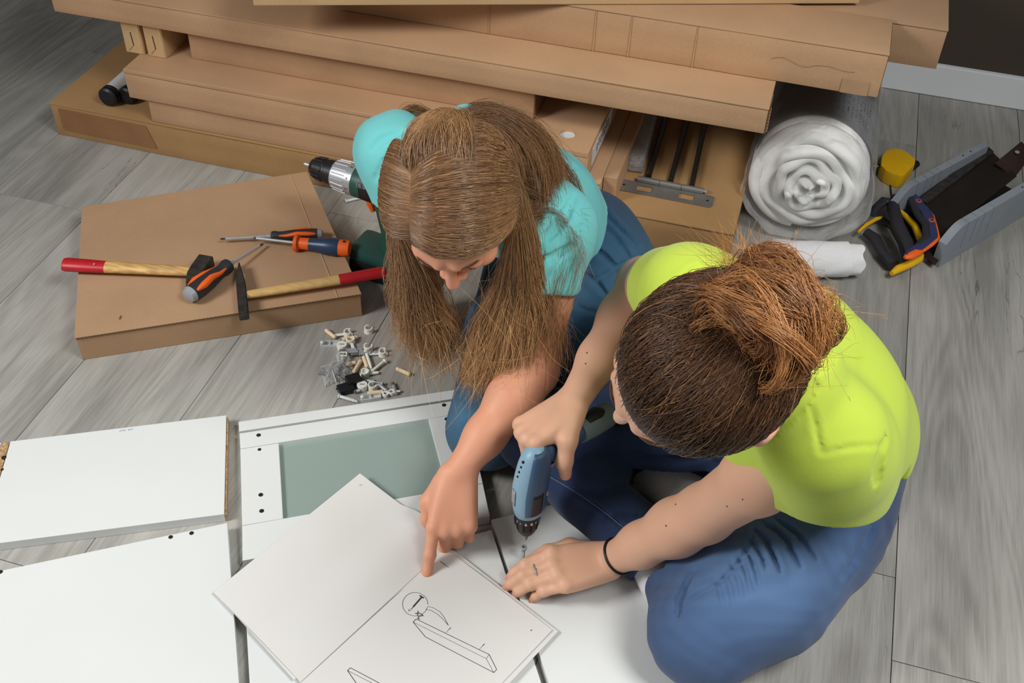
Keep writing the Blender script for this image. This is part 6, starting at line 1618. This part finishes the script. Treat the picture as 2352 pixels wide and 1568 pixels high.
# ---- jeans
J1 = Vol((-0.62, 1.0, 0.0), (0.02, 1.78, 0.36), 0.0036)
h1a, h1b = pel1 + V(-.075, -.01, -.01), pel1 + V(.065, -.06, .0)
k1a, k1b = P(1112, 985, .075), P(1300, 860, .10)
J1.chain([(wai1 * .7 + pel1 * .3, .080), (pel1 + V(0, 0, .02), .100), (pel1 + V(0, 0, -.03), .104)], 0.05)
J1.chain([(h1b, .098), (h1b * .5 + k1b * .5, .082), (k1b, .066)], 0.05); J1.chain([(h1a, .10), (h1a * .5 + k1a * .5, .080), (k1a, .062)], 0.04)
J1.chain([(k1a + V(.01, .01, -.01), .058), (V(-.36, 1.33, .055), .050), (V(-.33, 1.52, .05), .045)], 0.03)
J1.chain([(k1b, .062), (V(-.18, 1.42, .055), .050), (V(-.20, 1.56, .05), .045)], 0.03)
J1.plane(wai1 * .62 + pel1 * .38, nrm(wai1 - pel1), (-.6, 1.3, .16), (0.0, 1.78, .36)); J1.plane(V(0, 0, .004), V(0, 0, -1))
fold_field(J1, [(((1370, 450), (1400, 500), (1460, 560)), .006, .008), (((1360, 500), (1410, 540), (1450, 600)), .007, .007), (((1345, 560), (1390, 590), (1430, 640)), .007, .007), (((1330, 620), (1370, 650), (1400, 690)), .006, .006), (((1350, 650), (1400, 625), (1440, 600)), .006, .006), (((1320, 700), (1350, 715), (1390, 720)), .006, .005), (((1365, 470), (1390, 455), (1400, 440)), .004, .005)])
J1.mesh('jeans', M['denim'], W1, ramp_wear((34, 62, 88), (74, 118, 146), [(k1a + V(0, -.02, .05), .08, .8), (V(-.16, 1.48, .24), .12, .55), (h1b * .5 + k1b * .5 + V(0, 0, .08), .1, .4)]))
# ---- top
S1 = Vol((-0.76, 1.1, 0.12), (-0.05, 1.74, 0.56), 0.0036)
S1.chain([(ch1 + V(0, .01, .005), .092), (wai1 + V(0, 0, .01), .092), (wai1 * .6 + pel1 * .4, .098)], 0.06)
S1.cap(s1R, s1L, .056, .058, 0.05); S1.chain([(neck1, .060), (neck1 + (L1(0, -.03, -.09) - neck1) * .35, .058)], 0.03)
h1R = s1R * .58 + e1R * .42; h1L = s1L * .58 + e1L * .42
S1.chain([(s1R, .058), (h1R, .056)], 0.04); S1.chain([(s1L, .062), (h1L, .058)], 0.04)
S1.plane(h1R, nrm(e1R - s1R), h1R - .09, h1R + .09); S1.plane(h1L, nrm(e1L - s1L), h1L - .08, h1L + .08)
S1.plane(wai1 * .60 + pel1 * .40, nrm(pel1 - wai1), (-.56, 1.3, .12), (-.05, 1.75, .36))
fold_field(S1, [(((1230, 560), (1280, 520), (1320, 450)), .010, .006), (((1220, 600), (1270, 590), (1320, 560)), .008, .006), (((1240, 420), (1290, 400), (1320, 380)), .010, .005), (((850, 350), (880, 320), (930, 300)), .008, .004), (((860, 420), (880, 380), (900, 340)), .008, .004)])
S1.displace(lambda X: .0022 * np.sin(X[..., 0] * 55 + 2 * np.sin(X[..., 1] * 30) + X[..., 2] * 40) * np.sin(X[..., 1] * 35 + 1), (-.76, 1.1, .12), (-.05, 1.74, .56))
M['turq'] = cloth_mat('turquoise_jersey', (112, 196, 196), 420, 0.10)
S1.mesh('top', M['turq'], W1)
# sock / foot hints
# ---- hair
hair_lo, hair_mid, hair_hi = L3((90, 66, 50)), L3((168, 122, 80)), L3((224, 178, 122))
HR1 = np.array([.078, .096, .086])
Cap1 = Vol(hc1 - .14, hc1 + .14, 0.003); Cap1.ell(hc1 + A1 @ np.array([0, -.014, .034]), HR1, A1, .01)
Cap1.plane(L1(0, .066, .060), A1 @ nrm(V(0, 1, -.62))); Cap1.plane(L1(0, -.04, -.045), A1 @ nrm(V(0, .45, -1)))
Cap1.mesh('hair_base', M['scalp'], W1, const_tint((100, 74, 54)))
def scalp_strand(px_side, ang, end_ang, g_):
    pass
g = np.random.default_rng(9); N1 = 16
def to_world(q, off): 
    C0 = ell_pt(q, HR1, hc1, A1); ce = hc1 + A1 @ np.array([0, -.012, .032]); return C0 + (C0 - ce) / np.linalg.norm(C0 - ce, axis=-1, keepdims=True) * off[..., None]
allC = []; allK = []
def part_side(side, n, guides_end, seed):
    """strands from the parting down one side of the head, then hanging to the guide ends"""
    g = np.random.default_rng(seed)
    u = g.uniform(0, 1, n)                                   # 0 hairline .. 1 crown
    cl = g.integers(0, 130, n)
    px = 0.52                                               # parting sits to the left of the crown line
    th0 = math.radians(58) - u * math.radians(95)            # angle forward of straight up
    r0 = np.stack([np.full(n, px), np.sin(th0), np.cos(th0)], 1); r0 /= np.linalg.norm(r0, axis=1, keepdims=True)
    th1 = math.radians(14) - u * math.radians(62) + g.normal(0, .05, n)
    r1 = np.stack([side * np.full(n, 1.0), np.sin(th1) * .75 + .02, -0.10 - .30 * u + 0 * th1], 1); r1 /= np.linalg.norm(r1, axis=1, keepdims=True)
    tt = np.linspace(0, 1, 12); mid = r0 + r1; mid[:, 1] += .10 - .25 * u; mid[:, 2] += .25; 
    q = r0[:, None, :] * ((1 - tt) ** 2)[None, :, None] + mid[:, None, :] * (1.0 * tt * (1 - tt))[None, :, None] * 1.1 + r1[:, None, :] * (tt ** 2)[None, :, None]
    q /= np.linalg.norm(q, axis=2, keepdims=True)
    off = .002 + .011 * np.sin(PI * np.minimum(tt * .9, 1))[None, :] ** .7 + g.uniform(0, .006, n)[:, None] * np.minimum(1, tt * 4)[None, :] + .003 * np.sin(cl * 2.1)[:, None] * np.sin(PI * tt)[None, :]
    C0 = to_world(q, off)
    E = np.array(guides_end)                                 # (K, m, 3) hanging curves, front to back
    K = len(E); s = np.clip(u + g.normal(0, .05, n), 0, 1) * (K - 1); i0 = np.clip(s.astype(int), 0, K - 2); f = (s - i0)[:, None, None]
    G = np.array([cr(e, 15) for e in E]); H_ = G[i0] * (1 - f) + G[i0 + 1] * f
    cw = g.normal(size=(130, 3)); tq = np.linspace(0, 1, 15)
    H_ = H_ + cw[cl][:, None, :] * (.015 * (.3 + tq) * np.sin(tq[None, :] * 8 + cl[:, None] * 1.3))[..., None] + cw[cl][:, None, :][:, :, [1, 2, 0]] * (.012 * tq)[None, :, None]
    H_ += g.normal(size=(n, 1, 3)) * (.0035 + .004 * tq)[None, :, None]
    L_ = 1 - g.uniform(0, .25, n) ** 1.5; 
    H_ = C0[:, -1:, :] + (H_ - C0[:, -1:, :]) * 1.0
    pts = np.concatenate([C0, H_[:, 1:, :]], 1)
    # smooth the join
    for _ in range(3): pts[:, 1:-1] = .25 * pts[:, :-2] + .5 * pts[:, 1:-1] + .25 * pts[:, 2:]
    m_ = pts.shape[1]; tq = np.linspace(0, m_ - 1, N1)[None, :] * (1 - g.uniform(0, .16, n))[:, None]; a = np.clip(tq.astype(int), 0, m_ - 2); ff = (tq - a)[..., None]; ii = np.arange(n)[:, None]
    return pts[ii, a] * (1 - ff) + pts[ii, a + 1] * ff
def hang(*q): return [P(a, b, z) for a, b, z in q]
left_g = [hang((985, 600, .43), (1000, 680, .34), (1042, 760, .24), (1048, 835, .15)), hang((935, 590, .44), (950, 680, .34), (975, 760, .24), (1000, 840, .15)), hang((915, 540, .46), (925, 640, .36), (945, 720, .26), (965, 810, .17)), hang((905, 480, .47), (918, 590, .37), (935, 690, .27), (945, 770, .19))]
right_g = [hang((1165, 575, .45), (1145, 670, .35), (1095, 780, .25), (1075, 890, .16)), hang((1190, 550, .46), (1190, 680, .35), (1160, 790, .26), (1120, 890, .17)), hang((1200, 530, .47), (1215, 670, .36), (1205, 780, .28), (1180, 880, .19)), hang((1205, 480, .48), (1240, 640, .37), (1275, 750, .29), (1262, 855, .21))]
CL = part_side(1, 3600, left_g, 21); CR_ = part_side(-1, 6100, right_g, 22)
def hair_cols(n, N, seed, root_dark=True, lo=hair_lo, mi=hair_mid, hi=hair_hi):
    g = np.random.default_rng(seed); v = np.clip(g.beta(2, 3, (n, 1, 1)), 0, 1); base = lo * (1 - v) + mi * v
    base = np.where(g.uniform(0, 1, (n, 1, 1)) > .90, hi * .55 + base * .45, base); t = np.linspace(0, 1, N)[None, :, None]
    tip = mi * (1 - v) + hi * v
    return base * (1 - .85 * t ** 1.4) + tip * .85 * t ** 1.4
strands('hair', np.concatenate([CL, CR_]), M['hair'], W1, 0.00034, hair_cols(len(CL) + len(CR_), N1, 3), 0.45)
# back hair gathered and spilling over the shoulder and back
bk = [hang((1040, 262, .50), (1110, 240, .50), (1200, 270, .50), (1260, 330, .49), (1290, 400, .48)), hang((1050, 270, .52), (1130, 260, .52), (1215, 310, .51), (1255, 390, .49), (1260, 470, .47)), hang((1060, 290, .53), (1140, 290, .53), (1205, 350, .51), (1235, 440, .48), (1240, 540, .43))]
C = sheet(bk, 2600, 11, .004, .010, .006, .008, 31, 45)
bk2 = [hang((1000, 275, .50), (960, 262, .47), (930, 262, .45), (915, 300, .44)), hang((1010, 268, .50), (975, 248, .47), (945, 245, .45), (935, 280, .44))]
C2 = sheet(bk2, 150, 11, .003, .006, .004, .004, 32, 12)
bk3 = [hang((1220, 330, .51), (1290, 350, .47), (1335, 430, .44), (1320, 560, .40), (1300, 640, .37)), hang((1210, 400, .50), (1290, 440, .46), (1320, 520, .43), (1290, 610, .38), (1260, 700, .33)), hang((1200, 440, .50), (1270, 480, .46), (1310, 560, .42), (1280, 700, .35), (1240, 800, .28))]
C3 = sheet(bk3, 360, 11, .005, .018, .006, .006, 33, 26)
C3b = sheet([hang((1195, 470, .50), (1230, 470, .47), (1300, 470, .455), (1330, 520, .44)), hang((1195, 520, .48), (1240, 500, .46), (1300, 520, .45), (1335, 600, .42))], 150, 11, .005, .016, .006, .008, 34, 14)
CC = np.concatenate([C, C2, C3, C3b])
strands('back_hair', CC, M['hair'], W1, 0.00028, hair_cols(len(CC), 11, 8, lo=L3((84, 60, 42)), mi=L3((132, 94, 62)), hi=L3((186, 140, 92))), 0.5)
# top hair swept back to the clip
tb = [[L1(-.03, .06, .118), L1(-.02, .01, .130), L1(.0, -.05, .118), L1(.005, -.098, .075)], [L1(.02, .05, .118), L1(.03, .0, .128), L1(.02, -.05, .118), L1(.005, -.100, .07)], [L1(.055, .03, .095), L1(.06, -.01, .102), L1(.045, -.06, .098), L1(.01, -.103, .066)]]
g = np.random.default_rng(4)
n = 1700; u0 = g.uniform(-.45, .75, n); r0 = np.stack([u0, g.uniform(-.75, .0, n), np.full(n, .9)], 1); r0 /= np.linalg.norm(r0, axis=1, keepdims=True)
r1 = nrm(V(.05, -.93, .30)) + g.normal(size=(n, 3)) * .10; r1 /= np.linalg.norm(r1, axis=1, keepdims=True); tt = np.linspace(0, 1, 10)
q = r0[:, None, :] * (1 - tt)[None, :, None] + r1[:, None, :] * tt[None, :, None]; q[..., 0] += .18 * np.sign(u0)[:, None] * np.sin(PI * tt)[None, :] * .3; q /= np.linalg.norm(q, axis=2, keepdims=True)
off = -.012 + .028 * np.sin(PI * np.minimum(1, tt * .8))[None, :] ** .8 + g.uniform(0, .004, n)[:, None]
C = to_world(q, off); strands('top_hair', C, M['hair'], W1, 0.0003, hair_cols(n, 10, 12), 0.3)
q0, q1 = P(1034, 268, .515), P(1060, 262, .515)
MB().tube([q0, (q0 + q1) / 2 + V(0, 0, .003), q1], [.003, .004, .003], 10).build('hair_clip', M['chrome'], W1)
# flyaways
C = []
for i in range(90):
    t = nrg.uniform(0, 1); s0_ = P(nrg.uniform(930, 1240), nrg.uniform(560, 860), nrg.uniform(.2, .42)); d = nrg.normal(size=3) * .035 + V(0, -.01, -.06); cur = nrg.normal(size=3) * .008
    C.append([s0_ + d * v_ + cur * math.sin(v_ * 4) * v_ for v_ in np.linspace(0, 1, 12)])
strands('flyaway_hair', np.array(C), M['hair'], W1, 0.00018, np.tile(hair_hi, (90, 1)), 0.4)
